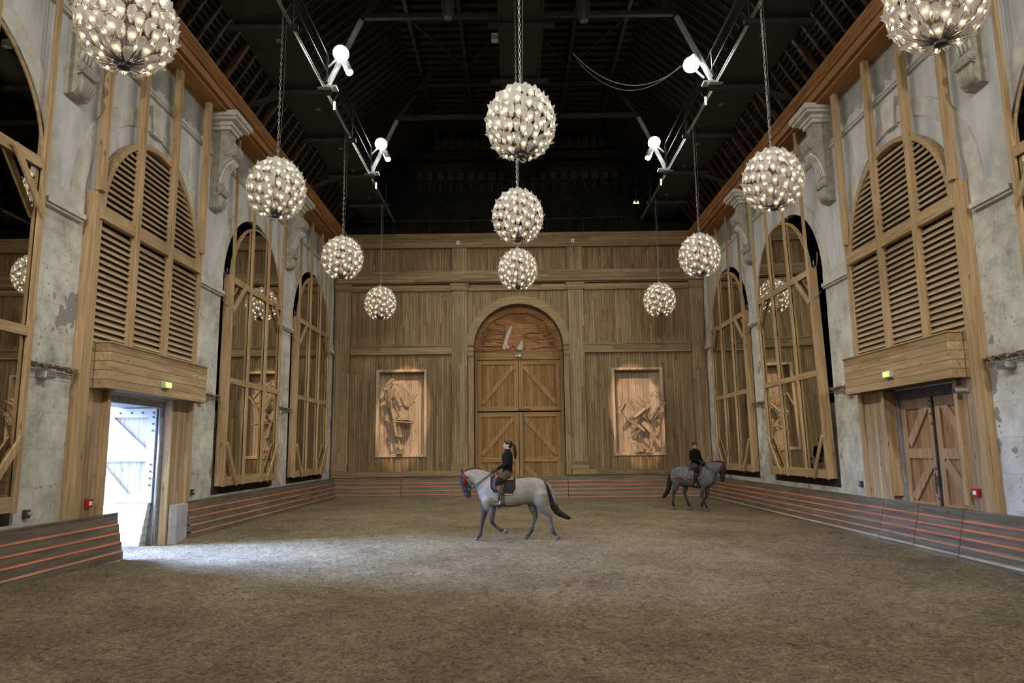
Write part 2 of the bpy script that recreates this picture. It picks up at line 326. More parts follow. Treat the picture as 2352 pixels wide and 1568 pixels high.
# ---------------------------------------------------------------- mesh kit
ORG = {}
def setp(o, label=None, cat=None, group=None, kind=None):
    if label: o['label'] = label
    if cat: o['category'] = cat
    if group: o['group'] = group
    if kind: o['kind'] = kind
    return o
def thing(name, label, cat, loc=(0, 0, 0), group=None, kind=None, rotz=0):
    o = bpy.data.objects.new(name, None); COL.objects.link(o); o.empty_display_size = .2
    o.location = loc; o.rotation_euler = (0, 0, rotz); ORG[o.name] = Vector(loc)
    return setp(o, label, cat, group, kind)
class MB:
    def __init__(s): s.v = []; s.f = []; s.mi = []; s.cur = 0
    def add(s, vs_, fs):
        n = len(s.v); s.v += [Vector(p) for p in vs_]
        for f in fs: s.f.append([i+n for i in f]); s.mi.append(s.cur)
        return s
    def box(s, x0, x1, y0, y1, z0, z1):
        x0, x1 = sorted((x0, x1)); y0, y1 = sorted((y0, y1)); z0, z1 = sorted((z0, z1))
        return s.add([(x, y, z) for z in (z0, z1) for y in (y0, y1) for x in (x0, x1)],
                     [(0, 2, 3, 1), (4, 5, 7, 6), (0, 1, 5, 4), (2, 6, 7, 3), (0, 4, 6, 2), (1, 3, 7, 5)])
    def bar(s, p, q, w, h, up=(0, 0, 1), ch=0):
        p, q = Vector(p), Vector(q); d = (q-p).normalized(); up = Vector(up)
        a = d.cross(up)
        if a.length < 1e-4: a = d.cross(Vector((0, 1, 0)))
        a.normalize(); b = a.cross(d)
        vs_ = [e+a*i*w/2+b*j*h/2 for e in (p, q) for i, j in ((-1, -1), (1, -1), (1, 1), (-1, 1))]
        return s.add(vs_, [(0, 1, 2, 3), (7, 6, 5, 4), (0, 4, 5, 1), (1, 5, 6, 2), (2, 6, 7, 3), (3, 7, 4, 0)])
    def rings(s, rs, cap=True, closed=True):
        n = len(rs[0]); m = len(rs); fs = []
        for i in range(m-1):
            for j in range(n if closed else n-1):
                k = (j+1) % n; fs.append((i*n+j, i*n+k, (i+1)*n+k, (i+1)*n+j))
        if cap and closed: fs.append(tuple(reversed(range(n)))); fs.append(tuple((m-1)*n+j for j in range(n)))
        return s.add([p for r in rs for p in r], fs)
    def tube(s, pts, rad, n=8, cap=True, flat=1.0, up=(0, 0, 1)):
        """swept tube; rad number or list; flat squashes the second radius"""
        pts = [Vector(p) for p in pts]; k = len(pts)
        if not hasattr(rad, '__len__'): rad = [rad]*k
        rs = []; up = Vector(up); prev = None
        for i, p in enumerate(pts):
            d = (pts[min(i+1, k-1)]-pts[max(i-1, 0)]).normalized()
            if prev is None:
                a = d.cross(up)
                if a.length < 1e-3: a = d.cross(Vector((1, 0, 0)))
            else: a = prev-d*prev.dot(d)
            a.normalize(); prev = a; b = d.cross(a)
            r = rad[i]; ra, rb = r if hasattr(r, '__len__') else (r, r*flat)
            rs.append([p+a*math.cos(2*PI*j/n)*ra+b*math.sin(2*PI*j/n)*rb for j in range(n)])
        return s.rings(rs, cap)
    def ell(s, c, r, nu=12, nv=8):
        c = Vector(c); rs = []
        for i in range(nv+1):
            t = PI*i/nv; t = min(max(t, .02), PI-.02)
            rs.append([c+Vector((r[0]*math.sin(t)*math.cos(2*PI*j/nu), r[1]*math.sin(t)*math.sin(2*PI*j/nu), r[2]*math.cos(t))) for j in range(nu)])
        return s.rings(list(reversed(rs)))
    def prism(s, outer, holes, fn, w0, w1):
        """polygon with holes in (u,v), swept from w0 to w1; fn(u,v,w) -> xyz"""
        loops = [outer]+list(holes or [])
        pts = [p for l in loops for p in l]; n = len(pts)
        tri = tessellate_polygon([[Vector((p[0], p[1], 0)) for p in l] for l in loops])
        vs_ = [fn(p[0], p[1], w0) for p in pts]+[fn(p[0], p[1], w1) for p in pts]
        fs = [tuple(t) for t in tri]+[tuple(i+n for i in reversed(t)) for t in tri]
        k = 0
        for l in loops:
            m = len(l)
            for i in range(m): fs.append((k+i, k+(i+1) % m, k+(i+1) % m+n, k+i+n))
            k += m
        return s.add(vs_, fs)
    def build(s, name, mat, parent=None, smooth=False, local=False, fixn=True, bev=0):
        mats = mat if isinstance(mat, (list, tuple)) else [mat]
        me = bpy.data.meshes.new(name)
        if parent is not None: og = Vector((0, 0, 0)) if local else ORG[parent.name]
        elif local: og = Vector((0, 0, 0))
        else:
            xs = [p.x for p in s.v]; ys = [p.y for p in s.v]; zs = [p.z for p in s.v]
            og = Vector(((min(xs)+max(xs))/2, (min(ys)+max(ys))/2, min(zs)))
        me.from_pydata([p-og for p in s.v], [], s.f)
        for mm in mats: me.materials.append(M[mm])
        if len(mats) > 1: me.polygons.foreach_set('material_index', s.mi)
        if fixn:
            bm = bmesh.new(); bm.from_mesh(me); bmesh.ops.recalc_face_normals(bm, faces=bm.faces); bm.to_mesh(me); bm.free()
        if smooth: me.polygons.foreach_set('use_smooth', [True]*len(me.polygons))
        me.update()
        o = bpy.data.objects.new(name, me); COL.objects.link(o)
        if parent is not None:
            o.parent = parent; ORG[o.name] = og
        else: o.location = og; ORG[o.name] = og
        if bev:
            md = o.modifiers.new('edge', 'BEVEL'); md.width = bev; md.segments = 1; md.limit_method = 'ANGLE'
        return o
def single(mb, name, mat, label, cat, group=None, kind=None, **kw):
    return setp(mb.build(name, mat, None, **kw), label, cat, group, kind)
def copy_tree(o, parent=None):
    c = o.copy(); COL.objects.link(c)
    if parent is not None: c.parent = parent
    for ch in list(o.children): copy_tree(ch, c)
    return c
def arc(cx, cy, r, a0, a1, n=24):
    return [(cx+r*math.cos(a0+(a1-a0)*i/n), cy+r*math.sin(a0+(a1-a0)*i/n)) for i in range(n+1)]
def rect(a, b, c, d): return [(a, c), (b, c), (b, d), (a, d)]
def XZ(u, v, w): return (u, w, v)
def side(s):
    return lambda u, v, w: (SX(s, w), u, v)            # u = Y, v = Z, w = distance from the centre line
# ================================================================= THE SETTING
YF = -9.0                                            # wall behind the viewpoint
BAY = 14.8                                           # louvred bay
MIR = [(9.05, 'near'), (21.1, 'middle'), (27.2, 'far')]
ARC_Z, ARC_R = 6.7, 2.35
def floor_z(x, y):
    z = .035-.009*(x-C0)
    dl = min(abs(x-(C0-7.9)), abs(x-(C0+7.9)), 30.3-y if y < 30.3 else 0)
    if not (x < -6 and 13.0 < y < 16.6): z += .05*math.exp(-max(dl, 0)*3.0)
    return z
def make_floor():
    nx = 420; x0, x1 = C0-8.9, C0+8.9; ys = [YF, -5, -2, 0, 1.5]; vs_ = []
    while ys[-1] < YB+.3: ys.append(ys[-1]+max(.034, ys[-1]*.0042))
    ny = len(ys)-1
    for y in ys:
        for i in range(nx+1):
            x = x0+(x1-x0)*i/nx
            n = noise.noise(Vector((x*1.1, y*1.1, 7)))*.014+noise.noise(Vector((x*3.1, y*3.1, 0)))*.016+noise.noise(Vector((x*8.5, y*8.5, 3)))*.013
            if y < 22: n += noise.noise(Vector((x*15, y*15, 5)))*.007
            vs_.append((x, y, floor_z(x, y)+n))
    fs = [(j*(nx+1)+i, j*(nx+1)+i+1, (j+1)*(nx+1)+i+1, (j+1)*(nx+1)+i) for j in range(ny) for i in range(nx)]
    mb = MB(); mb.add(vs_, fs)
    o = mb.build('floor', 'arena_sand', None, smooth=True, fixn=False); setp(o, 'brown sand and wood fibre footing covering the riding arena', 'floor', kind='structure')
make_floor()

def stone_wall(s):
    name = 'wall_left' if s < 0 else 'wall_right'
    holes = []
    for cy, _ in MIR:
        holes.append([(cy-ARC_R, 1.0)]+[(cy+ARC_R, 1.0)]+arc(cy, ARC_Z, ARC_R, 0, PI, 28))
    if s < 0: holes.append(rect(13.42, 16.20, -.12, 3.25))
    else: holes.append(rect(13.25, 15.75, -.12, 3.25))
    mb = MB()
    mb.prism(rect(YF, YB+1.3, -.3, 11.9), holes, side(s), 8.2, 8.95)
    o = mb.build(name, 'old_stone', None)
    setp(o, 'pale weathered stone wall with plastered arches on the %s side' % ('left' if s < 0 else 'right'), 'wall', kind='structure')
    ORG[o.name] = Vector(o.location)
    # dark backs of the arched recesses
    mb = MB()
    for cy, _ in MIR: mb.prism(rect(cy-2.6, cy+2.6, .8, 9.4), [], side(s), 8.96, 9.05)
    if s > 0: mb.prism(rect(13.0, 16.0, -.2, 3.5), [], side(s), 8.96, 9.05)
    mb.build('recess_back', 'black_cloth', o)
    # black cloth lining the upper reveal of each recess
    mb = MB()
    for cy, _ in MIR:
        a = arc(cy, ARC_Z, ARC_R-.005, -.0, PI, 28); b = arc(cy, ARC_Z, ARC_R-.03, 0, PI, 28)
        a = [(cy+ARC_R-.005, 3.3)]+a+[(cy-ARC_R+.005, 3.3)]; b = [(cy+ARC_R-.03, 3.3)]+b+[(cy-ARC_R+.03, 3.3)]
        mb.prism(a+list(reversed(b)), [], side(s), 8.34, 8.95)
    mb.build('recess_lining', 'black_cloth', o)
    mb = MB()
    for cy, _ in MIR: mb.prism(rect(cy-ARC_R, cy+ARC_R, 1.0, 3.25), [], side(s), 8.42, 8.94)
    mb.build('recess_infill', 'old_stone', o)
    # archivolts, keystones, imposts, string courses
    mb = MB()
    bays = [c for c, _ in MIR]+[BAY]
    for cy in bays:
        mb.prism(arc(cy, ARC_Z, 2.72, 0, PI, 32)+list(reversed(arc(cy, ARC_Z, ARC_R, 0, PI, 32))), [], side(s), 8.16, 8.21)
        mb.prism([(cy-.2, 9.0), (cy+.2, 9.0), (cy+.30, 9.62), (cy-.30, 9.62)], [], side(s), 8.10, 8.21)
    mb.build('archivolt', 'trim_stone', o)
    edges = [YF]+[e for cy in sorted(bays) for e in (cy-ARC_R, cy+ARC_R)]+[YB+.2]
    piers = [(edges[i], edges[i+1]) for i in range(0, len(edges), 2)]
    mb = MB()
    for a, b in piers:
        if a < YF+1: a = YF
        mb.prism(rect(a, b, 6.42, 6.72), [], side(s), 8.15, 8.21)
        mb.prism(rect(a, b+(0), 6.33, 6.42), [], side(s), 8.09, 8.21)
        mb.prism(rect(a, b, 6.28, 6.33), [], side(s), 8.13, 8.21)
    mb.build('impost_band', 'trim_stone', o)
    mb = MB()
    for a, b in ((YF, YB+.2),):
        for z, w, d in ((9.86, .05, 8.13), (9.95, .03, 8.15)): mb.prism(rect(a, b, z, z+w), [], side(s), d, 8.21)
    mb.build('string_course', 'trim_stone', o)
    # thin pilaster strips beside the arches
    # wooden cornice
    prof = [(8.25, 11.0), (7.62, 11.0), (7.62, 11.22), (7.58, 11.22), (7.55, 11.30), (7.50, 11.34), (7.46, 11.42), (7.46, 11.47), (8.25, 11.47)]
    mb = MB(); mb.prism(prof, [], lambda u, v, w: (SX(s, u), w, v), YF, YB-.05)
    c = mb.build('trim_%d' % (1 if s < 0 else 2), 'red_cornice', None)
    setp(c, 'reddish timber cornice running along the top of the %s stone wall' % ('left' if s < 0 else 'right'), 'cornice', kind='structure')
    mb = MB(); mb.prism([(8.2, 10.93), (7.72, 10.93), (7.72, 11.0), (8.2, 11.0)], [], lambda u, v, w: (SX(s, u), w, v), YF, YB-.05)
    c2 = mb.build('soffit_board', 'red_cornice', c)
    # dark drape boards between cornice and roof
    mb = MB()
    mb.prism(rect(YF, YB, 11.47, 12.0), [], side(s), 8.15, 8.25)
    mb.build('upper_board', 'dark_void', c)
for s in (-1, 1): stone_wall(s)

# ---- corbels
def corbel(s, y):
    t = thing('corbel', '', 'corbel', (SX(s, 8.2), y, 8.4), 'carved stone scroll corbels between the bays')
    pts = [(8.2, 8.42), (8.04, 8.44), (7.96, 8.55), (7.94, 8.68), (8.0, 8.80), (7.90, 8.84), (7.86, 8.94), (7.92, 9.04), (8.0, 9.1),
           (7.97, 9.3), (7.90, 9.5), (7.80, 9.66), (7.66, 9.76), (7.64, 9.80), (7.70, 9.84), (7.60, 9.90), (7.54, 10.02), (7.56, 10.16), (7.64, 10.26), (7.76, 10.32), (7.76, 10.62), (8.2, 10.62)]
    mb = MB(); mb.prism(pts, [], lambda u, v, w: (SX(s, u), w, v), y-.22, y+.22)
    mb.build('bracket', 'corbel_stone', t)
    for (cu, cz, r) in ((7.79, 10.07, .20), (7.94, 8.93, .085)):
        for sg in (-1, 1):
            mb = MB(); a = y+sg*.22
            mb.prism(arc(cu, cz, r, 0, 2*PI, 20)[:-1], [], lambda u, v, w: (SX(s, u), w, v), a, a+sg*.025)
            mb.prism(arc(cu+.01, cz, r*.62, 0, 2*PI, 16)[:-1], [], lambda u, v, w: (SX(s, u), w, v), a+sg*.02, a+sg*.045)
            mb.prism(arc(cu+.015, cz, r*.30, 0, 2*PI, 12)[:-1], [], lambda u, v, w: (SX(s, u), w, v), a+sg*.04, a+sg*.065)
            mb.build('volute', 'corbel_stone', t)
    mb = MB()
    for k in (-.15, -.05, .05, .15):
        mb.tube([(SX(s, 7.635), y+k, 9.74), (SX(s, 7.79), y+k, 9.64), (SX(s, 7.89), y+k, 9.48), (SX(s, 7.955), y+k, 9.28), (SX(s, 7.985), y+k, 9.1)], .036, 8)
    mb.build('fluting', 'trim_stone', t, smooth=True)
    mb = MB()
    for k in range(-2, 3):
        mb.tube([(SX(s, 7.97), y+k*.07, 8.80), (SX(s, 7.93), y+k*.085, 8.66), (SX(s, 7.97), y+k*.06, 8.53), (SX(s, 8.05), y+k*.02, 8.45)], [.04, .055, .05, .025], 8)
    mb.build('acanthus_leaf', 'corbel_stone', t, smooth=True)
    mb = MB()
    for d, z0, z1, h in ((7.70, 10.56, 10.66, .30), (7.64, 10.66, 10.76, .36), (7.50, 10.76, 10.84, .50), (7.44, 10.84, 10.98, .56)):
        mb.box(SX(s, d), SX(s, 8.2), y-h, y+h, z0, z1)
    mb.build('capital', 'trim_stone', t)
    return t
for s in (-1, 1):
    sd = 'left' if s < 0 else 'right'
    for y, where in ((11.92, 'between near mirror and louvred bay'), (17.95, 'between the louvred bay and the middle mirror'), (24.15, 'between the middle and the far mirror')):
        c = corbel(s, y); c['label'] = 'scrolled stone corbel on %s wall %s' % (sd, where)

# ---- left door opening, right door
def oriented(s, e):
    return lambda u, v, w: (SX(s, u), w, v)
# outside world seen through the open door
mb = MB(); mb.box(-22, C0-8.95, 6, 26, -.25, -.03)
o = mb.build('ground', 'outside_wall', None); setp(o, 'bright pale ground outside the open door', 'ground', kind='structure')
mb = MB(); mb.box(-16.5, -16.3, 8, 26, -.1, 2.6)
o = mb.build('wall_outside', 'outside_wall', None); setp(o, 'bright pale wall in daylight outside the open door', 'wall', kind='structure')

def brace_door(mb_field, mb_rail, mb_stile, fr, x0, x1, z0, z1, fwd, midz, diag):
    """boarded leaf with frame; fr(u,z,depth)->xyz, u across"""
    w = .17
    mb_field.prism(rect(x0, x1, z0, z1), [], fr, 0, .05)
    for a, b in ((x0, x0+w), (x1-w, x1)): mb_stile.prism(rect(a, b, z0, z1), [], fr, -.05, .0)
    for a in [z0, z1-.2]+list(midz): mb_rail.prism(rect(x0+w, x1-w, a, a+.2), [], fr, -.05, .0)
    for (u0, v0, u1, v1) in diag:
        d = Vector((u1-u0, v1-v0)).normalized(); n = Vector((-d.y, d.x))*.10
        mb_stile.prism([(u0+n.x, v0+n.y), (u0-n.x, v0-n.y), (u1-n.x, v1-n.y), (u1+n.x, v1+n.y)], [], fr, -.045, .0)
def studs(mb, fr, pts, r=.022):
    for u, v in pts: mb.prism(arc(u, v, r, 0, 2*PI, 8)[:-1], [], fr, -.065, -.05)

# open leaf: stands at right angles to the wall, outside the hall
t = thing('door_1', 'pale wooden door leaf standing open outwards in bright daylight', 'door', (-8.6, 16.02, 0), kind='structure')
fr = lambda u, v, w: (u, 16.02+w, v)
f, r, st_ = MB(), MB(), MB()
brace_door(f, r, st_, fr, -10.35, -7.99-.05, 1.02, 3.1, 1, [2.0-.08], [(-9.15, 2.9, -8.25, 2.08), (-9.3, 1.88, -8.6, 1.1)])
f.build('leaf_boards', 'pale_boards', t); r.build('rail', 'white_paint', t); st_.build('stile', 'white_paint', t)
mb = MB(); studs(mb, fr, [(-8.1, z) for z in (1.4, 1.55, 1.7, 1.85, 2.6, 2.75, 2.9, 3.0)]+[(-8.1-.25*i, 3.0) for i in range(1, 5)]); mb.build('stud', 'dark_metal', t)
mb = MB()
for i in range(6):
    z0 = .02+i*.165
    mb.prism([(15.72+i*.028, z0), (15.72+i*.028+.03, z0+.165), (16.02, z0+.165), (16.02, z0)], [], lambda u, v, w: (w, u, v), -10.35, -8.07-.012*(5-i))
mb.build('kick_board', 'white_paint', t)
# steel frame in the opening and the rounded bumper
t = thing('steel_door_frame', 'grey steel frame lining the open doorway on the left', 'door frame', (-8.3, 14.7, 0))
mb = MB(); mb.box(-8.9, -7.99, 16.06, 16.12, 0, 3.25).box(-7.99, -7.93, 15.98, 16.12, 0, 3.25)
mb.build('post', 'grey_steel', t)
mb = MB(); mb.box(-8.9, -8.0, 13.44, 16.05, 3.12, 3.22).box(-8.0, -7.9, 13.44, 15.95, 3.10, 3.25); mb.build('lintel', 'grey_steel', t)
mb = MB(); mb.tube([(-7.955, 15.99, .05), (-7.955, 15.99, 3.1)], .02, 8); mb.build('pipe', 'steel_bright', t, smooth=True)
mb = MB(); mb.prism([(SX(-1, 8.02), 16.14)]+[(SX(-1, 7.95+.13*math.cos(a)), 16.25+.13*math.sin(a)-.13) for a in (4.7, 5.2)][:0]+[(SX(-1, 7.98), 16.17), (SX(-1, 7.90), 16.30), (SX(-1, 7.88), 16.80), (SX(-1, 8.02), 16.80)], [], lambda u, v, w: (u, v, w), .02, .95)
single(mb, 'rounded_bumper', 'bumper_grey', 'pale grey rounded bumper panel between the open door and the low boarding', 'bumper', bev=.03)

# right side double door, shut
t = thing('door_2', 'closed double wooden door with diagonal braces in the right wall', 'door', (SX(1, 8.5), 14.5, 0), kind='structure')
fr = lambda u, v, w: (SX(1, 8.32+w), u, v)
for a, b, dg in ((13.3, 14.46, [(13.5, 2.15-.1, 14.3, 2.95), (13.5, 1.0, 14.3, 1.75)]), (14.52, 15.7, [(14.7, 2.9, 15.5, 2.1), (14.7, 1.75, 15.5, .95)])):
    # diagonals meet at the centre: high at the middle
    dg = [(b-.2, 2.1, a+.2, 2.95), (b-.2, .95, a+.2, 1.75)] if a > 14 else [(a+.2, 2.1, b-.2, 2.95), (a+.2, .95, b-.2, 1.75)]
    f, r, st_ = MB(), MB(), MB()
    brace_door(f, r, st_, fr, a, b, 0, 3.05, 1, [1.8, .7], dg)
    lf = f.build('door_leaf', 'side_door_field', t); r.build('rail', 'side_door_frame', lf); st_.build('brace', 'side_door_frame', lf)
    mb = MB(); studs(mb, fr, [(a+.08, z) for z in (1.0, 1.3, 1.6, 2.5, 2.7, 2.85, 2.97)]); mb.build('stud', 'dark_metal', lf)
mb = MB(); mb.box(SX(1, 8.27), SX(1, 8.23), 14.47, 14.51, .05, 3.1); mb.box(SX(1, 8.27), SX(1, 8.20), 14.45, 14.55, 1.25, 1.45); mb.tube([(SX(1, 8.20), 14.54, 1.1), (SX(1, 8.20), 14.54, 1.5)], .015, 8)
mb.build('bolt_bar', 'dark_metal', t)
mb = MB(); mb.box(SX(1, 8.16), SX(1, 8.36), 13.27, 15.73, 3.05, 3.25); mb.build('lintel', 'dark_metal', t)
mb = MB(); mb.box(SX(1, 8.2), SX(1, 8.32), 15.70, 15.74, 0, 3.05); mb.build('jamb_plate', 'grey_steel', t)

# ---- louvred bays
def louvre_bay(s):
    sd = 'left' if s < 0 else 'right'
    t = thing('louvred_screen', 'tall arched timber louvre screen with four posts on the %s wall' % sd, 'louvre screen', (SX(s, 8.1), BAY, 0))
    fn = side(s)
    # outer casing
    for y0, y1 in ((12.56, 12.78), (16.82, 17.04)):
        mb = MB(); mb.prism(rect(y0, y1, .02, 6.95), [], fn, 7.98, 8.2); mb.build('casing', 'lumber_z', t, bev=.006)
    for i, y in enumerate((12.62, 13.92, 15.34, 16.90)):
        mb = MB(); zb = 6.95 if i in (0, 3) else 4.1
        mb.prism(rect(y-.075, y+.075, zb if i in (0, 3) else 4.16, 10.95-.5*(i == 0 and s < 0)), [], fn, 7.90, 8.04); mb.build('post', 'lumber_z', t, bev=.006)
    y0, y1 = 12.78, 16.82
    for (a, b) in ((6.44, 6.68),):
        mb = MB(); mb.prism(rect(y0-.1, y1+.1, a, b), [], fn, 7.93, 8.06); mb.build('rail', 'lumber_y', t, bev=.006)
    # arched hoop
    mb = MB(); R_ = 2.04
    mb.prism(arc(BAY, 6.62, R_, 0, PI, 36)+list(reversed(arc(BAY, 6.62, R_-.11, 0, PI, 36))), [], fn, 7.99, 8.15); mb.build('arched_hoop', 'lumber_y', t)
    # slats
    cols = [(12.79, 13.86), (13.98, 15.28), (15.40, 16.82)]
    def slat(mb, ya, yb, z):
        # board tilted so its lower edge comes forward
        p = [(7.985, z-.068), (8.003, z-.077), (8.095, z+.046), (8.077, z+.056)]
        mb.prism(p, [], lambda u, v, w: (SX(s, u), w, v), ya, yb)
    for a, b in cols:
        mb = MB(); z = 4.2
        while z < 6.44: slat(mb, a, b, z); z += .125
        mb.build('slat_panel', 'lumber_slat', t)
        mb = MB(); z = 6.76
        while z < 8.5:
            h = math.sqrt(max((R_-.11)**2-(z-6.62)**2, 0)); ya, yb = max(a, BAY-h), min(b, BAY+h)
            if yb-ya > .06: slat(mb, ya, yb, z)
            z += .125
        mb.build('arched_slat_panel', 'lumber_slat', t)
    mb = MB(); mb.prism(rect(12.7, 16.9, 3.3, 6.62), [], fn, 8.15, 8.195)
    mb.prism(arc(BAY, 6.62, R_-.02, 0, PI, 30), [], fn, 8.15, 8.195); mb.build('backing', 'louvre_backing', t)
    # projecting boarded box
    b = thing('boarded_header_box', 'horizontal-boarded timber header box above the %s side door' % sd, 'header box', (SX(s, 7.9), BAY, 3.28))
    mb = MB(); mb.prism(rect(12.86, 17.02, 3.28, 4.12), [], fn, 7.70, 7.975); mb.build('boards', 'box_boards', b, bev=.008)
    mb = MB(); mb.prism(rect(12.79, 16.81, 3.28, 4.15), [], fn, 7.985, 8.14); mb.build('back_board', 'box_boards', b)
    mb = MB(); mb.prism(rect(12.84, 17.04, 4.12, 4.15), [], fn, 7.68, 7.975); mb.build('cap_board', 'lumber_y', b)
    # boarded jambs
    j = thing('boarded_jamb', 'vertical-boarded jambs each side of the %s side doorway' % sd, 'door jamb', (SX(s, 8.1), BAY, 0))
    da, db = (13.42, 15.95) if s < 0 else (13.25, 15.75)
    for a, b_ in ((12.78, da-.12), (db+.12, 16.82)):
        mb = MB(); mb.prism(rect(a, b_, 0, 3.3), [], fn, 8.03, 8.19); mb.build('boarding', 'jamb_boards', j)
    for a in ((da-.12), (db)):
        if s < 0 and a == db: continue
        mb = MB(); mb.prism(rect(a, a+.12, .0 if s < 0 and a > 15 else .98, 3.27), [], fn, 7.93, 8.19); mb.build('edge_post', 'lumber_z', j, bev=.005)
    if s > 0:
        mb = MB(); mb.box(SX(s, 8.19), SX(s, 8.5), 15.75, 15.80, 0, 3.28); mb.build('reveal', 'jamb_boards', j)
    if s < 0:
        mb = MB(); mb.box(SX(s, 8.2), SX(s, 8.9), 13.40, 13.43, 0, 3.2); mb.build('reveal', 'jamb_boards', j)
    return t
for s in (-1, 1): louvre_bay(s)

# ---- framed mirrors
def mirror(s, cy, where, lean=0, yb=None):
    sd = 'left' if s < 0 else 'right'
    t = thing('framed_mirror', 'arched mirror in braced timber frame, %s on the %s wall' % (where, sd), 'mirror', (SX(s, 8.0), cy, 1.2))
    fn = side(s); y0, y1 = cy-2.08, cy+2.08
    mb = MB(); mb.prism([(y0+.05, 1.3), (y1-.05, 1.3)]+arc(cy, 6.75, 2.02, 0, PI, 36), [], fn, 8.045, 8.06); mb.build('mirror_glass', 'mirror_glass', t, fixn=True)
    mb = MB(); mb.prism([(y0+.05, 1.3), (y1-.05, 1.3)]+arc(cy, 6.75, 2.02, 0, PI, 36), [], fn, 8.065, 8.11); mb.build('backing', 'dark_void', t)
    mb = MB(); mb.prism(arc(cy, 6.75, 2.07, 0, PI, 36)+list(reversed(arc(cy, 6.75, 2.02, 0, PI, 36))), [], fn, 8.03, 8.12); mb.build('arched_hoop', 'lumber_y', t)
    for a, b in ((y0-.04, y0+.03), (y1-.03, y1+.04)):
        mb = MB(); mb.prism(rect(a, b, 1.22, 6.95), [], fn, 8.0, 8.22); mb.build('side_board', 'lumber_z', t)
    py = [y0+.02, cy-.68, cy+.72, y1-.02]
    tops = [10.9, 10.9, 10.9, 10.9]
    for y, zt in zip(py, tops):
        mb = MB(); mb.prism(rect(y-.055, y+.055, 1.2, zt), [], fn, 7.975, 8.035); mb.build('post', 'lumber_z', t, bev=.005)
    for a, b in ((1.22, 1.46), (3.96, 4.12), (6.74, 6.92)):
        for k in range(3):
            mb = MB(); mb.prism(rect(py[k]+.06, py[k+1]-.06, a, b), [], fn, 7.995, 8.035); mb.build('rail', 'lumber_y', t)
    dep = 7.953
    for (ya, za, yb_, zb) in ((py[0], 5.95, py[0]+.92, 6.86), (py[3], 5.95, py[3]-.78, 6.86), (py[0]+.02, 2.35, py[0]+.82, 1.22), (py[3]-.02, 2.35, py[3]-.92, 1.22)):
        mb = MB(); mb.bar((SX(s, dep), ya, za), (SX(s, dep), yb_, zb), .04, .12, up=(0, .6, .8)); mb.build('brace', 'lumber_z', t)
    mb = MB()
    for z in (6.95,):
        for e in (-1,):
            y = y0-.02
            pts = [(SX(s, 8.15), y-.02, 7.15), (SX(s, 8.14), y-.05, 6.98), (SX(s, 8.15), y-.12, 6.90), (SX(s, 8.17), y-.19, 7.0), (SX(s, 8.18), y-.24, 7.3)]
            for i in range(4):
                a, b = Vector(pts[i]), Vector(pts[i+1]); n = 3
                for k in range(n):
                    p, q = a.lerp(b, k/n), a.lerp(b, (k+1.15)/n); mb.bar(p, q, .03 if k % 2 else .012, .012 if k % 2 else .03)
    mb.build('chain', 'chain_metal', t); mb = MB()
    mb.tube([(SX(s, 8.05), y0-.02, 6.05), (SX(s, 8.15), y0-.12, 6.12), (SX(s, 8.18), y0-.26, 6.22)], .012, 6)
    mb.build('hook', 'chain_metal', t)
    if lean:
        t.rotation_euler = (0, -s*lean, 0)
    return t
for s in (-1, 1):
    for cy, where in MIR:
        mirror(s, cy+(0 if s < 0 else (.0 if cy != 27.2 else -.1)), {'near': 'nearest the viewer', 'middle': 'middle one', 'far': 'farthest one'}[where], lean=math.radians(1.2) if (s > 0 and where == 'middle') else 0)
    # dark plinth under the mirrors
    for cy, where in MIR:
        mb = MB(); mb.prism(rect(cy-2.3, cy+2.3, .3, 1.19), [], side(s), 8.22, 8.5)
        single(mb, 'mirror_plinth', 'dark_timber', 'dark timber plinth under the %s mirror on the %s wall' % (where, 'left' if s < 0 else 'right'), 'plinth')

# ---- cable runs and lamps on the stone piers
def cable_run(s, ya, yb, label):
    t = thing('cable_tray', label, 'cable tray', (SX(s, 8.15), (ya+yb)/2, 3.5)); mb = MB()
    rr = random.Random(int(ya*10)+s)
    for k in range(9):
        pts = [(SX(s, 8.12-rr.random()*.06), ya+(yb-ya)*i/10, 3.50+rr.random()*.10) for i in range(11)]
        mb.tube(pts, .011, 5)
    mb.build('cable', 'cable_brown', t)
    mb = MB()
    n = int((yb-ya)/.12)
    for i in range(n+1):
        y = ya+(yb-ya)*i/n; mb.box(SX(s, 8.04), SX(s, 8.19), y-.004, y+.004, 3.47, 3.475)
    for d in (8.04, 8.12): mb.box(SX(s, d), SX(s, d+.006), ya, yb, 3.465, 3.472)
    mb.box(SX(s, 8.04), SX(s, 8.046), ya, yb, 3.56, 3.567)
    mb.build('wire_basket', 'chain_metal', t)
for s in (-1, 1):
    sd = 'left' if s < 0 else 'right'
    cable_run(s, 11.3, 12.52, 'wire cable tray with brown cables on the near %s pier' % sd)
    cable_run(s, 17.08, 18.75, 'wire cable tray with brown cables on %s pier past the louvres' % sd)
    cable_run(s, 23.45, 24.85, 'wire cable tray on %s pier between the middle and far mirrors' % sd)
    for y, w in ((11.75 if s < 0 else 12.0, 'near'), (17.75, 'middle'), (23.7, 'far')):
        b = thing('bulkhead_lamp', 'small grey bulkhead lamp under the cable tray on the %s pier, %s wall' % (w, sd), 'lamp', (SX(s, 8.1), y, 3.34))
        mb = MB(); mb.box(SX(s, 8.19), SX(s, 8.02), y-.13, y+.13, 3.35, 3.462); mb.build('housing', 'grey_plastic', b, bev=.01)
        mb = MB(); mb.box(SX(s, 8.02), SX(s, 8.005), y-.11, y+.11, 3.375, 3.455); mb.build('diffuser', 'galvanised', b)

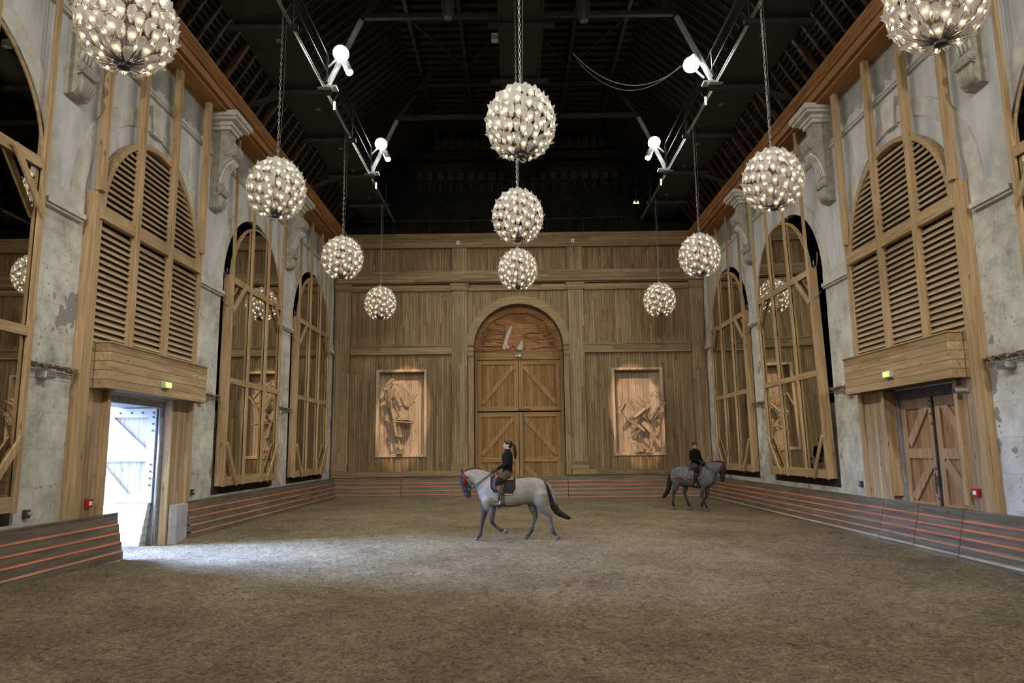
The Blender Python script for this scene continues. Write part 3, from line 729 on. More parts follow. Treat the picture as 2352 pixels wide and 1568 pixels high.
# ---- back wall
def back_wall():
    ax0, ax1, acx, acz, ar = -1.71, 2.24, .265, 6.50, 1.975
    nL, nR = (-5.86, -3.88, 1.93, 5.50), (4.42, 6.42, 1.88, 5.47)
    XW = lambda u, v, w: (u, YB+w, v)
    door_hole = [(ax0, -.2), (ax1, -.2)]+arc(acx, acz, ar, 0, PI, 40)
    mb = MB(); mb.prism(rect(-7.82, 8.45, -.3, 11.65), [door_hole, rect(*nL), rect(*nR)], XW, 0, .25)
    w = mb.build('wall_back', 'wall_boards', None); setp(w, 'end wall of brown vertical boards with pilasters and beams', 'wall', kind='structure')
    # closing wall behind everything
    mb = MB(); mb.prism(rect(-9.2, 9.8, -.4, 12.2), [], XW, 1.5, 1.7); b = mb.build('outer_wall', 'dark_void', w)
    mb = MB()
    for x0, x1 in ((-9.2, -7.7), (8.3, 9.8)): mb.prism(rect(x0, x1, -.3, 11.8), [], XW, .5, .6)
    mb.build('side_return', 'dark_void', w)
    def beam(x0, x1, z0, z1, d, nm='beam', mt='wall_beam', bev=.008):
        mb = MB(); mb.prism(rect(x0, x1, z0, z1), [], XW, -d, .0); return mb.build(nm, mt, w, bev=bev)
    L, Rr = -7.82, 8.45
    mb = MB(); mb.prism([(0, 11.03), (-.24, 11.03), (-.24, 11.42), (-.27, 11.42), (-.34, 11.56), (-.34, 11.65), (0, 11.65)], [], lambda u, v, x: (x, YB+u, v), L, Rr)
    mb.build('cornice', 'wall_beam', w)
    beam(L, Rr, 9.44, 9.96, .30); beam(L, Rr, 9.40, 9.44, .2)
    beam(L+.7, -2.65, 9.08, 9.36, .10, 'rail'); beam(-1.99, 2.49, 9.08, 9.36, .10, 'rail'); beam(3.15, Rr-.6, 9.08, 9.36, .10, 'rail')
    beam(L+.7, -2.65, 6.25, 6.66, .12, 'rail'); beam(3.15, Rr-.62, 6.25, 6.66, .12, 'rail')
    beam(L+.7, -2.65, 6.60, 6.68, .15, 'rail'); beam(3.15, Rr-.62, 6.60, 6.68, .15, 'rail')
    beam(L, ax0-.25, .98, 1.21, .20, 'skirting'); beam(ax1+.25, Rr, .98, 1.21, .20, 'skirting')
    for x0, x1, big in ((L, L+.70, 0), (-2.65, -1.99, 1), (2.49, 3.15, 1), (Rr-.60, Rr, 0)):
        mb = MB(); mb.prism(rect(x0, x1, 1.2, 9.1), [], XW, -.14, 0); p = mb.build('pilaster', 'wall_post', w)
        mb = MB(); mb.prism(rect(x0+.10, x0+.115, 1.6, 9.0), [], XW, -.155, -.14); mb.prism(rect(x1-.115, x1-.10, 1.6, 9.0), [], XW, -.155, -.14); mb.build('bead', 'wall_post', p)
        mb = MB(); e = .05 if big else 0
        mb.prism(rect(x0-e, x1+e, 9.08, 9.30), [], XW, -.19, 0); mb.prism(rect(x0-e-.03, x1+e+.03, 9.30, 9.42), [], XW, -.22, 0); mb.build('capital', 'wall_beam', p)
        mb = MB(); mb.prism(rect(x0-e, x1+e, 1.2, 1.50), [], XW, -.20, 0); mb.prism(rect(x0-e+.02, x1+e-.02, 1.50, 1.56), [], XW, -.17, 0); mb.build('base', 'wall_beam', p)
        if big:
            mb = MB(); mb.prism(rect(x0, x1, 9.96, 11.03), [], XW, -.16, 0); mb.build('stub_pilaster', 'wall_post', w)
    # arch surround
    mb = MB(); o = arc(acx, acz, ar+.36, 0, PI, 40); i = arc(acx, acz, ar, 0, PI, 40)
    mb.prism(o+list(reversed(i)), [], XW, -.07, 0); mb.build('arch_surround', 'wall_plain', w)
    mb = MB()
    for a, b in ((ax0-.24, ax0), (ax1, ax1+.24)): mb.prism(rect(a, b, 1.0, 6.2), [], XW, -.06, 0)
    mb.build('arch_jamb', 'wall_plain_v', w)
    mb = MB()
    for a, b in ((ax0-.28, ax0+.0), (ax1-.0, ax1+.28)):
        mb.prism(rect(a, b, 6.16, 6.62), [], XW, -.10, 0); mb.prism(rect(a-.02, b+.02, 6.40, 6.46), [], XW, -.13, 0); mb.prism(rect(a-.02, b+.02, 6.60, 6.66), [], XW, -.13, 0)
    mb.build('impost', 'wall_beam', w)
    # reveal of the arch
    mb = MB(); o = [(ax0-.04, -.2)]+list(reversed([(x, z) for x, z in arc(acx, acz, ar+.04, 0, PI, 40)]))+[(ax1+.04, -.2)]
    i = [(ax1, -.2)]+arc(acx, acz, ar, 0, PI, 40)+[(ax0, -.2)]
    mb.prism(o+i, [], XW, .02, 1.0); mb.build('arch_reveal', 'wall_post', w)
    # niches
    for n, nm in ((nL, 'niche'), (nR, 'niche')):
        x0, x1, z0, z1 = n; mb = MB()
        mb.prism(rect(x0-.02, x1+.02, z0-.02, z1+.02), [], XW, .42, .46); nb = mb.build('niche_back', 'niche_boards', w)
        mb = MB(); mb.prism(rect(x0-.004, x1+.004, z0-.004, z1+.004), [rect(x0+.015, x1-.015, z0+.015, z1-.015)], XW, .004, .419); mb.build('niche_reveal', 'niche_boards', w)
        mb = MB(); mb.prism(rect(x0-.11, x1+.11, z0-.11, z1+.10), [rect(x0, x1, z0, z1)], XW, -.06, .0); mb.build('niche_frame', 'niche_boards', w, bev=.006)
    return w
back_wall()

# ---- the great door at the end
t = thing('door_3', 'tall double wooden door with diagonal braces in the end wall arch', 'door', (.265, 31.55, 0), kind='structure')
fr = lambda u, v, w: (u, 31.55+w, v)
for a, b, sg in ((-1.62, .235, 1), (.255, 2.12, -1)):
    for z0, z1, dz in ((3.78, 6.05, ((3.98, 5.78))), (1.55, 3.72, ((1.75, 3.48))), (-.1, 1.55, (.05, 1.35))):
        f, r, st_ = MB(), MB(), MB(); w = .19
        f.prism(rect(a, b, z0, z1), [], fr, 0, .06)
        for p, q in ((a, a+w), (b-w, b)): st_.prism(rect(p, q, z0, z1), [], fr, -.06, 0)
        if z0 > 1: r.prism(rect(a+w, b-w, z0, z0+.20), [], fr, -.055, 0)
        if z0 > 3 or z0 > 1: r.prism(rect(a+w, b-w, z1-.20, z1), [], fr, -.055, 0)
        u0, v0, u1, v1 = a+w+.03, dz[0]+.12, b-w-.03, dz[1]
        if sg < 0: v0, v1 = v1, v0
        if z0 < 0: v0, v1 = (v1, v0) if sg > 0 else (v0, v1); 
        if z0 < 0 and sg > 0: v0, v1 = dz[0], dz[1]
        if z0 < 0 and sg < 0: v0, v1 = dz[1], dz[0]
        d = Vector((u1-u0, v1-v0)).normalized(); n = Vector((-d.y, d.x))*.10
        st_.prism([(u0+n.x, v0+n.y), (u0-n.x, v0-n.y), (u1-n.x, v1-n.y), (u1+n.x, v1+n.y)], [], fr, -.05, 0)
        lf = f.build('door_panel', 'door_field', t); r.build('rail', 'door_rail', lf); st_.build('stile', 'door_stile', lf, bev=.006)
        if z0 > 1:
            mb = MB(); pts = [(a+w+.1+i*.19, z1-.1) for i in range(8)]+[(p, z0+.25+i*.22) for p in (a+.09, b-.09) for i in range(9)]
            studs(mb, lambda u, v, w_: (u, 31.54+w_, v), [p for p in pts if p[1] < z1], .014); mb.build('nail', 'dark_metal', lf)
mb = MB(); mb.prism(rect(-1.62, 2.12, 6.07, 6.40), [], fr, -.12, .06); mb.build('lintel', 'door_rail', t)
mb = MB(); mb.box(.415, .455, 31.44, 31.49, 1.0, 3.7); mb.box(.27, .75, 31.44, 31.47, 3.82, 3.85); mb.box(.72, .75, 31.44, 31.47, 3.74, 3.85)
mb.build('latch_bar', 'dark_metal', t)
mb = MB(); mb.prism([(-1.70, -.2), (-1.60, -.2), (-1.60, 6.4), (-1.70, 6.4)], [], fr, -.35, .1); mb.prism([(2.11, -.2), (2.23, -.2), (2.23, 6.4), (2.11, 6.4)], [], fr, -.35, .1); mb.build('jamb_post', 'wall_post', t)
# carved tympanum above the door
t = thing('carved_tympanum', 'carved reddish wooden relief of a horse head and flowing mane above the big door', 'wood carving', (.265, 31.5, 6.4))
mb = MB(); TZ = 6.42
pl = [(-1.70, TZ), (2.23, TZ)]+arc(.265, 6.5, 1.97, .05, PI-.05, 30)
mb.prism(pl, [], fr, -.10, .02); mb.build('panel', 'carved_wood', t)
rr = random.Random(5)
oct_ = [(.265+1.82*math.cos(a), 6.45+1.75*math.sin(a)) for a in [PI*k/7 for k in range(8)]]
mb = MB(); mb.prism([(2.22, 6.45)]+arc(.265, 6.5, 1.96, 0.02, PI-.02, 30)+[(-1.69, 6.45)]+list(reversed(oct_)), [], fr, -.24, -.10); mb.build('faceted_frame', 'carved_wood', t)
def strand(x0, z0, ang, ln, amp, rad, sgn=1):
    pts = []; ph = rr.random()*6
    for i in range(15):
        q = i/14; x = x0+sgn*ln*q*math.cos(ang); z = z0+ln*q*math.sin(ang)+amp*math.sin(ph+q*9)*(.3+q)
        dx, dz = x-.265, z-6.45
        if z < 6.46 or math.hypot(dx, dz) > 1.72: break
        pts.append((x, 31.435-.012*math.sin(q*3), z))
    return pts
mb = MB()
for i in range(34):
    z = 6.55+i*.045; x = .55+.35*math.sin(i*.35)
    p = strand(x+.25, z, .08+.35*(rr.random()-.45), 1.5, .035, .03, 1)
    if len(p) > 4: mb.tube(p, [.014+.034*math.sin(PI*(k+.4)/len(p)) for k in range(len(p))], 6)
mb.build('flowing_mane', 'carved_wood', t, smooth=True); mb = MB()
for i in range(24):
    z = 6.52+i*.05
    p = strand(-.32, z, .06+.4*(rr.random()-.4), 1.35, .03, .03, -1)
    if len(p) > 4: mb.tube(p, [.012+.030*math.sin(PI*(k+.4)/len(p)) for k in range(len(p))], 6)
mb.build('flowing_mane', 'carved_wood', t, smooth=True); mb = MB()
for i in range(12):
    p = strand(.05+i*.05, 7.75, 1.2-.12*i+rr.random()*.3, .55, .05, .03, 1)
    if len(p) > 3: mb.tube(p, [.03]*len(p), 6)
mb.build('forelock', 'carved_wood', t, smooth=True)
mb = MB()
hd = [(-.38, 6.50), (-.47, 6.66), (-.40, 6.95), (-.26, 7.30), (-.14, 7.55), (.0, 7.78), (.10, 7.72), (.28, 7.5), (.42, 7.2), (.55, 6.9), (.58, 6.6), (.35, 6.62), (.18, 6.52), (.0, 6.72), (-.12, 6.52)]
mb.prism(hd, [], fr, -.17, -.10); mb.ell((.02, 31.38, 7.30), (.05, .03, .035)); mb.build('horse_head', 'carved_wood', t, bev=.02)
mb = MB(); mb.prism([(-.40, 6.52), (-.46, 6.64), (-.36, 6.88), (-.27, 7.22), (-.13, 7.52), (-.06, 7.60), (-.02, 7.52), (-.10, 7.26), (-.20, 6.98), (-.26, 6.74), (-.20, 6.66), (-.16, 6.60), (-.22, 6.55), (-.30, 6.62), (-.33, 6.52)], [], fr, -.185, -.17)
mb.prism([(.20, 6.50), (.24, 6.66), (.34, 6.78), (.42, 6.98), (.45, 6.80), (.47, 6.60), (.42, 6.50)], [], fr, -.185, -.165)
mb.build('silver_fragment', 'silver_leaf', t)

# ---- exit signs, alarm points, loudspeakers
def exit_sign(loc, face, label, lit=True):
    t = thing('exit_sign', label, 'exit sign', loc); x, y, z = loc
    mb = MB()
    if face == 'y':
        mb.box(x-.16, x+.16, y-.05, y, z-.07, z+.07); mb.build('housing', 'exit_green', t)
        mb = MB(); mb.prism([(x-.13, z-.015), (x-.08, z-.015), (x-.08, z-.045), (x-.03, z), (x-.08, z+.045), (x-.08, z+.015), (x-.13, z+.015)], [], lambda u, v, w: (u, w, v), y-.056, y-.05)
        mb.prism(rect(x+.01, x+.05, z-.045, z+.045), [], lambda u, v, w: (u, w, v), y-.056, y-.05)
        mb.prism(rect(x+.07, x+.13, z-.045, z+.045), [rect(x+.085, x+.115, z-.03, z+.03)], lambda u, v, w: (u, w, v), y-.056, y-.05)
        mb.build('pictogram', 'sign_white', t)
    else:
        s = face
        mb = MB(); mb.box(x, x-s*.09, y-.14, y+.14, z-.07, z+.07); mb.build('housing', 'grey_plastic', t, bev=.008)
        mb = MB(); mb.box(x-s*.09, x-s*.10, y-.12, y+.12, z-.055, z+.055); mb.build('lit_panel', 'exit_glow', t)
        mb = MB(); fn = lambda u, v, w: (x-s*(.10+w), u, v)
        mb.prism([(y-.08, z-.012), (y-.02, z-.012), (y-.02, z-.04), (y+.03, z), (y-.02, z+.04), (y-.02, z+.012), (y-.08, z+.012)], [], fn, 0, .004)
        mb.prism(rect(y+.05, y+.10, z-.04, z+.04), [], fn, 0, .004); mb.build('pictogram', 'exit_hot', t)
    return t
exit_sign((SX(-1, 7.70), 14.95, 3.52), -1, 'lit green exit sign on the left header box')
exit_sign((SX(1, 7.70), 14.95, 3.56), 1, 'lit green exit sign on the right header box')
exit_sign((.24, 31.42, 6.24), 'y', 'green exit sign with white arrow above the big end door')
t = thing('exit_sign', 'small lit green exit sign high in the dark at upper right', 'exit sign', (5.45, 29.5, 12.63))
mb = MB(); mb.box(5.3, 5.6, 29.48, 29.52, 12.55, 12.72); mb.build('housing', 'black_plastic', t)
mb = MB()
for x in (5.37, 5.51): mb.prism([(x-.06, 12.58), (x+.06, 12.58), (x+.02, 12.69), (x-.01, 12.69)], [], lambda u, v, w: (u, w, v), 29.47, 29.48)
mb.build('lit_panel', 'exit_hot', t)
mb = MB(); mb.bar((5.45, 29.5, 12.7), (5.45, 29.5, 14.0), .03, .03); mb.build('hanger', 'black_steel', t)
for s, y in ((-1, 13.05), (1, 12.98)):
    sd = 'left' if s < 0 else 'right'
    t = thing('fire_alarm_button', 'small red fire alarm box low on the %s door jamb' % sd, 'alarm box', (SX(s, 8.03), y, 1.2))
    mb = MB(); mb.box(SX(s, 8.03), SX(s, 7.96), y-.08, y+.08, 1.14, 1.29); mb.build('housing', 'red_plastic', t, bev=.006)
    mb = MB(); mb.box(SX(s, 7.96), SX(s, 7.955), y-.045, y+.045, 1.18, 1.25); mb.build('glass_plate', 'sign_white', t)
t = thing('security_camera', 'small grey camera on the right jamb beside the double door', 'camera', (SX(1, 8.03), 12.95, 3.0))
mb = MB(); mb.tube([(SX(1, 8.03), 12.95, 3.05), (SX(1, 7.96), 12.95, 3.05)], .04, 10); mb.build('mount', 'grey_plastic', t)
mb = MB(); mb.tube([(SX(1, 7.97), 12.95, 3.05), (SX(1, 7.80), 12.99, 3.05)], .055, 14); mb.build('barrel', 'galvanised', t, smooth=False)
mb = MB(); mb.tube([(SX(1, 7.80), 12.99, 3.05), (SX(1, 7.79), 12.992, 3.05)], .035, 12); mb.build('lens', 'black_plastic', t)
for x, z, sd in ((-2.38, 11.24, 'left'), (2.74, 11.28, 'right')):
    t = thing('wall_sensor', 'small square white sensor on the end wall cornice, %s one' % sd, 'sensor', (x, YB-.24, z))
    mb = MB(); mb.box(x-.07, x+.07, YB-.24, YB-.29, z-.07, z+.07); mb.build('housing', 'sign_white', t, bev=.008)
    mb = MB(); mb.tube([(x, YB-.29, z), (x, YB-.30, z)], .03, 12, up=(0, 0, 1)); mb.build('lens', 'black_plastic', t)
for s, y, z in ((-1, 11.65, 1.15), (-1, 17.6, 1.15), (1, 11.9, 1.15), (1, 17.6, 1.15), (1, 17.25, 1.05)):
    t = thing('junction_box', 'small dark fitting low on the %s stone pier at %s' % ('left' if s < 0 else 'right', {11.65: 'the near mirror', 17.6: 'the middle mirror', 11.9: 'the near end', 17.25: 'the louvre casing'}[y]), 'fitting', (SX(s, 8.2), y, z))
    mb = MB(); mb.box(SX(s, 8.2), SX(s, 8.12), y-.05, y+.05, z-.07, z+.07); mb.build('housing', 'dark_metal' if y != 17.25 else 'red_plastic', t, bev=.01)
    mb = MB(); mb.tube([(SX(s, 8.12), y, z), (SX(s, 8.07), y, z)], .035, 10); mb.build('knob', 'grey_plastic', t)

# ---- low riding-wall boards
ZT = .95
def kick(name, label, axis, a, b, base, sgn, top_z, zb=-.05, mat='kick_y', edges=('orange_edge',)*5):
    """stepped, battered boarding. base = wall-side coordinate of the top edge, sgn = direction into the arena"""
    t = thing(name, label, 'low boarding', ((base, (a+b)/2, 0) if axis == 'y' else ((a+b)/2, base, 0)), 'low boarding round the arena')
    n = 6; h = (top_z-zb)/n; fn = (lambda u, v, w: (base+sgn*u, w, v)) if axis == 'y' else (lambda u, v, w: (w, base+sgn*u, v))
    mb = MB()
    for i in range(n):
        z1 = top_z-i*h; z0 = z1-h; o = i*.036
        g = .0 if i in (0,) else .028
        mb.prism([(-.08, z0), (o+.012, z0), (o, z1-g), (o-.03, z1-g), (-.08, z1-g)], [], fn, a, b)
    mb.build('board', mat, t)
    for i in range(1, n):
        z1 = top_z-i*h; o = i*.036; e = MB()
        e.prism([(o-.03, z1), (o+.0, z1-.028), (o-.03, z1-.028)], [], fn, a, b)
        e.prism([(o-.028, z1+.0), (o+.006, z1-.034), (o+.0, z1-.040), (o-.034, z1-.004)], [], fn, a, b)
        e.build('edge_strip', (edges[i-1] if i < 6 else 'bare_edge') if i < 5 else edges[4], t)
    mb = MB(); mb.prism([(-.10, top_z-.001), (.006, top_z-.001), (.006, top_z+.03), (-.10, top_z+.03)], [], fn, a, b); mb.build('top_rail', mat, t)
    return t
E1 = ('orange_edge', 'orange_edge', 'orange_edge', 'orange_dull', 'bare_edge')
E2 = ('orange_edge', 'orange_edge', 'orange_dull', 'orange_dull', 'bare_edge')
kL, kR = SX(-1, 7.93), SX(1, 7.95)
kick('riding_wall', 'low boarding with orange edges along left wall, nearer than the open door', 'y', YF, 13.92, kL, 1, .95, edges=E1)
kick('riding_wall', 'low boarding with orange edges along left wall, beyond the open door', 'y', 16.85, 30.42, kL, 1, .95, edges=E2)
for a, b, l in ((16.2, 30.42, 'beyond the seam opposite the door, longest far piece'), (14.82, 16.18, 'in front of the double door, far piece'), (13.36, 14.8, 'in front of the double door, near piece'), (YF, 13.34, 'nearest the viewer')):
    kick('riding_wall', 'low orange-edged boarding along right wall %s' % l, 'y', a, b, kR, -1, .86, mat='kick_y', edges=E2 if a > 15 else E1)
for a, b, l in ((-7.63, -4.78, 'left corner piece'), (-4.76, -1.85, 'between the corner and the big door'), (-1.83, 2.26, 'in front of the big door'), (2.28, 8.25, 'right of the big door')):
    kick('riding_wall', 'low orange-edged boarding along the end wall, %s' % l, 'x', a, b, 30.44, -1, .93, mat='kick_x', edges=('orange_edge', 'orange_edge', 'orange_dull', 'orange_edge', 'orange_dull'))
# filler ledge between boarding and walls
mb = MB(); mb.box(SX(-1, 8.2), SX(-1, 8.0), YF, 13.4, -.1, .93).box(SX(-1, 8.2), SX(-1, 8.0), 16.9, 30.4, -.1, .93)
o = mb.build('trim_3', 'kick_y'); setp(o, kind='structure')
mb = MB(); mb.box(SX(1, 8.2), SX(1, 8.02), YF, 13.2, -.1, .84).box(SX(1, 8.2), SX(1, 8.02), 15.8, 30.4, -.1, .84)
o = mb.build('trim_4', 'kick_y'); setp(o, kind='structure')
mb = MB(); mb.box(-7.7, 8.3, 30.5, YB-.01, -.1, .96); o = mb.build('trim_5', 'kick_x'); setp(o, kind='structure')

# ---- roof
def roof():
    pr = [(8.25, 11.4), (6.35, 14.6), (4.1, 16.5)]
    mb = MB()
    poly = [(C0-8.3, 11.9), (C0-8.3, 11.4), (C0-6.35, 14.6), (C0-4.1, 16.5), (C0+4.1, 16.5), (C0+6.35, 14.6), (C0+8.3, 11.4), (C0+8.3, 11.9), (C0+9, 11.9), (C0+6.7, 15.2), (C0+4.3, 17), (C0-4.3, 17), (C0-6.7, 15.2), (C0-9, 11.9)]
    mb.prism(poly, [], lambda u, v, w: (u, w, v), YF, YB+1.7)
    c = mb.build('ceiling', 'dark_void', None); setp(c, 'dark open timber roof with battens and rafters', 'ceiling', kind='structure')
    # flat centre battens
    mb = MB(); y = 8
    while y < 29: mb.box(C0-4.0, C0+4.0, y, y+.20, 16.38, 16.5); y += .42
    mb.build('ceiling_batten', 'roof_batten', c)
    mb = MB()
    for s in (-1, 1):
        y = 8
        while y < 30:
            mb.bar((SX(s, 6.2), y, 14.68), (SX(s, 4.05), y, 16.44), .07, .05, up=(0, 1, 0)); y += .42
    mb.build('slope_batten', 'roof_batten', c)
    for s in (-1, 1):
        y, k = 9.0, 0
        while y < 30.3:
            big = k % 5 == 0; w = .17 if big else .07
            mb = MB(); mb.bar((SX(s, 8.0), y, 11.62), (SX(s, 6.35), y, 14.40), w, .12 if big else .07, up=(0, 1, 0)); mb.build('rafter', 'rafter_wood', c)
            y += .56; k += 1
        mb = MB(); z = 11.8
        for i in range(22):
            q = i/21; mb.box(SX(s, 8.12-1.75*q), SX(s, 8.06-1.75*q), 9, 30.3, 11.62+2.95*q, 11.66+2.95*q)
        mb.build('tile_lath', 'roof_batten', c)
    # gable
    mb = MB(); mb.prism([(C0-8.3, 11.65), (C0+8.3, 11.65), (C0+6.35, 14.7), (C0+4.1, 16.6), (C0-4.1, 16.6), (C0-6.35, 14.7)], [], lambda u, v, w: (u, w, v), YB+.05, YB+.15)
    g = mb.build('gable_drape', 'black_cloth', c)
    mb = MB(); x = C0-3.8
    while x < C0+3.8: mb.box(x, x+.26, YB-.02, YB+.04, 15.75, 16.45); x += .36
    mb.build('gable_board', 'roof_batten', c)
    mb = MB(); z = 14.7
    while z < 15.6: mb.box(C0-5.0, C0+5.0, YB-.02, YB+.03, z, z+.035); z += .085
    mb.build('gable_slat', 'roof_batten', c)
    mb = MB(); x = C0-4.6
    while x < C0+4.6: mb.box(x, x+.30, YB-.02, YB+.03, 14.25, 14.62); mb.box(x+.12, x+.19, YB-.05, YB-.02, 13.75, 14.12); x += .47
    mb.build('gable_tooth', 'roof_batten', c)
    # outer wall behind the viewpoint
    mb = MB(); mb.box(-9, 9.6, YF-.2, YF, -.3, 17.2); o = mb.build('wall_rear', 'wall_boards'); setp(o, kind='structure')
roof()
mb = MB()
mb.bar((-6.6, 30.2, 12.15), (-.4, 30.2, 12.15), .02, .02); mb.bar((-.4, 30.2, 12.15), (5.3, 30.2, 12.25), .02, .02)
for x in (-5.2, -3.6, -1.9, 0, 1.6, 3.2, 4.9): mb.bar((x, 30.2, 11.6), (x, 30.2, 12.2), .02, .02)
single(mb, 'safety_rail', 'black_steel', 'thin dark safety rail running above the end wall cornice', 'rail')

def truss(y, label):
    t = thing('roof_truss', label, 'roof truss', (C0, y, 12.2), 'steel trusses across the roof')
    for s in (-1, 1):
        mb = MB(); mb.bar((SX(s, 5.5), y, 12.35), (SX(s, 4.55), y, 14.4), .12, .12, up=(0, 1, 0)); mb.build('lower_strut', 'grey_steel', t)  # paler steel by the floods: their light is put into the colour
        mb = MB(); mb.bar((SX(s, 4.55), y, 14.4), (SX(s, 3.2), y, 16.4), .12, .12, up=(0, 1, 0)); mb.bar((SX(s, 7.9), y, 11.7), (SX(s, 5.6), y, 12.6), .12, .12, up=(0, 1, 0)); mb.bar((SX(s, 5.5), y, 12.4), (SX(s, 6.6), y, 14.3), .12, .12, up=(0, 1, 0)); mb.build('strut', 'black_steel', t)  # struts away from the floods, their shade put into the black
        mb = MB(); mb.box(SX(s, 5.2), SX(s, 5.65), y-.14, y+.14, 12.28, 12.34); mb.bar((SX(s, 5.4), y+.5, 12.16), (SX(s, 5.4), y+.5, 11.9), .06, .06); mb.box(SX(s, 5.3), SX(s, 5.7), y-.3, y-.15, 12.18, 12.2); mb.build('bearing_plate', 'grey_steel', t)
    mb = MB(); mb.bar((C0-4.6, y, 14.5), (C0+4.6, y, 14.5), .14, .14, up=(0, 1, 0)); mb.bar((C0-3.6, y, 15.8), (C0+3.6, y, 15.8), .1, .1, up=(0, 1, 0)); mb.build('tie_beam', 'black_steel', t)
for y, l in ((12.5, 'nearest'), (18.8, 'second'), (25.1, 'third')): truss(y, 'dark steel roof truss, %s from the viewer' % l)
mb = MB()
for s in (-1, 1):
    for d in (1.9, 3.6): mb.bar((SX(s, d), 8, 16.2), (SX(s, d), 30.6, 16.2), .12, .2)
    y = 9.0
    while y < 29: mb.bar((SX(s, 3.6), y, 16.15), (SX(s, 1.9), y+3.1, 16.15), .06, .06); mb.bar((SX(s, 1.9), y+3.1, 16.15), (SX(s, .2), y, 16.15), .06, .06); y += 3.1*2
single(mb, 'roof_bracing', 'black_steel', 'dark steel purlins and diagonal bracing under the ceiling battens', 'bracing')

def catwalk(s):
    sd = 'left' if s < 0 else 'right'
    t = thing('catwalk', 'dark suspended lighting gangway along the %s side of roof' % sd, 'catwalk', (SX(s, 6.2), 18, 12.2))
    mb = MB(); mb.box(SX(s, 5.55), SX(s, 6.9), 6, 30.5, 12.28, 12.36); mb.build('deck', 'black_steel', t)
    mb = MB(); mb.box(SX(s, 5.49), SX(s, 5.52), 6, 30.5, 12.23, 12.25); mb.box(SX(s, 5.54), SX(s, 5.56), 6, 30.5, 12.20, 12.30); mb.build('edge_rail', 'galvanised', t)
    y = 6.25; k = 0
    while y < 30.4:
        mb = MB(); mb.box(SX(s, 5.35), SX(s, 7.05), y-.06, y+.06, 12.10, 12.22); mb.build('cross_beam', 'black_steel', t)
        mb = MB(); mb.bar((SX(s, 5.5), y, 12.2), (SX(s, 5.5), y, 13.3), .05, .05); mb.build('rail_post', 'black_steel', t)
        y += 3.13
    mb = MB(); mb.bar((SX(s, 5.5), 6, 13.3), (SX(s, 5.5), 30.4, 13.3), .04, .04); mb.bar((SX(s, 5.5), 6, 12.8), (SX(s, 5.5), 30.4, 12.8), .03, .03); mb.build('hand_rail', 'black_steel', t)
    for y in (14, 16.3, 19.9, 22.7, 24.6, 27.5):
        mb = MB(); mb.box(SX(s, 6.0), SX(s, 6.12), y, y+.14, 12.26, 12.28); mb.build('label_plate', 'galvanised', t)
for s in (-1, 1): catwalk(s)
t = thing('catwalk', 'dark gangway along the middle of the roof above the centre chandeliers', 'catwalk', (.35, 18, 14.2))
mb = MB(); mb.box(-.25, .95, 6, 30.4, 14.25, 14.33); mb.build('deck', 'black_steel', t)
mb = MB(); mb.box(-.30, -.25, 6, 30.4, 14.2, 14.42); mb.box(.95, 1.0, 6, 30.4, 14.2, 14.42); mb.build('edge_rail', 'black_steel', t)
mb = MB(); y = 6.25
while y < 30: mb.box(-.6, 1.3, y-.05, y+.05, 14.1, 14.22); y += 3.13
mb.build('cross_beam', 'black_steel', t)
mb = MB(); mb.box(-.52, -.32, 19.5, 19.7, 14.2, 14.4); single(mb, 'cable_box', 'grey_plastic', 'small pale junction box at the left edge of the middle gangway', 'cable box')

# floods with housings
def floodlight(x, y, z, s, label, small):
    t = thing('floodlight', label, 'floodlight', (x, y, z), 'bright floodlights on the roof gangways')
    mb = MB(); mb.tube([(x, y+.25, z+.18), (x, y+.05, z+.04), (x, y, z)], [.12, .2, .24], 20, up=(1, 0, 0)); mb.build('housing', 'galvanised', t, smooth=True)
    mb = MB(); mb.tube([(x, y-.002, z-.002), (x, y-.02, z-.02)], .225, 24, up=(1, 0, 0)); mb.build('lens', 'flood_lens', t)
    mb = MB(); mb.bar((x-s*.02, y+.12, z+.05), (x+s*.38, y+.12, z-.35), .05, .05); mb.build('bracket', 'grey_steel', t)
    if small:
        p = thing('stage_spotlight', 'small white spotlight hanging just below the %s' % label, 'spotlight', (x-s*.22, y-.1, z-.55))
        q = Vector((x-s*.22, y-.1, z-.5)); d = Vector((-s*.35, -.3, -.85)).normalized()
        mb = MB(); mb.tube([q-d*.2, q+d*.2], .11, 10); mb.build('body', 'galvanised', p)
        mb = MB(); mb.tube([q+d*.205, q+d*.22], .10, 16); mb.build('lens', 'small_lens', p)
        mb = MB(); mb.bar(q, q+Vector((s*.12, .05, .35)), .03, .03); mb.build('yoke', 'grey_steel', p)
for s, x, y, z, l, sm in ((-1, -4.80, 18.72, 13.33, 'bright floodlight at upper left, nearer one', 1), (-1, -4.82, 25.0, 13.43, 'bright floodlight at upper left, farther one', 1),
                      (1, 5.18, 18.72, 12.85, 'bright floodlight at upper right, nearer one', 0), (1, 5.38, 25.0, 13.36, 'bright floodlight at upper right, farther one', 1)):
    floodlight(x, y, z, s, l, sm)
t = thing('floodlight', 'second bright flood just above the nearer upper right floodlight', 'floodlight', (5.42, 19.2, 13.25), 'bright floodlights on the roof gangways')
mb = MB(); mb.tube([(5.42, 19.4, 13.4), (5.42, 19.2, 13.27)], [.1, .17], 18, up=(1, 0, 0)); mb.build('housing', 'galvanised', t)
mb = MB(); mb.tube([(5.42, 19.198, 13.268), (5.42, 19.18, 13.25)], .16, 20, up=(1, 0, 0)); mb.build('lens', 'flood_lens', t)
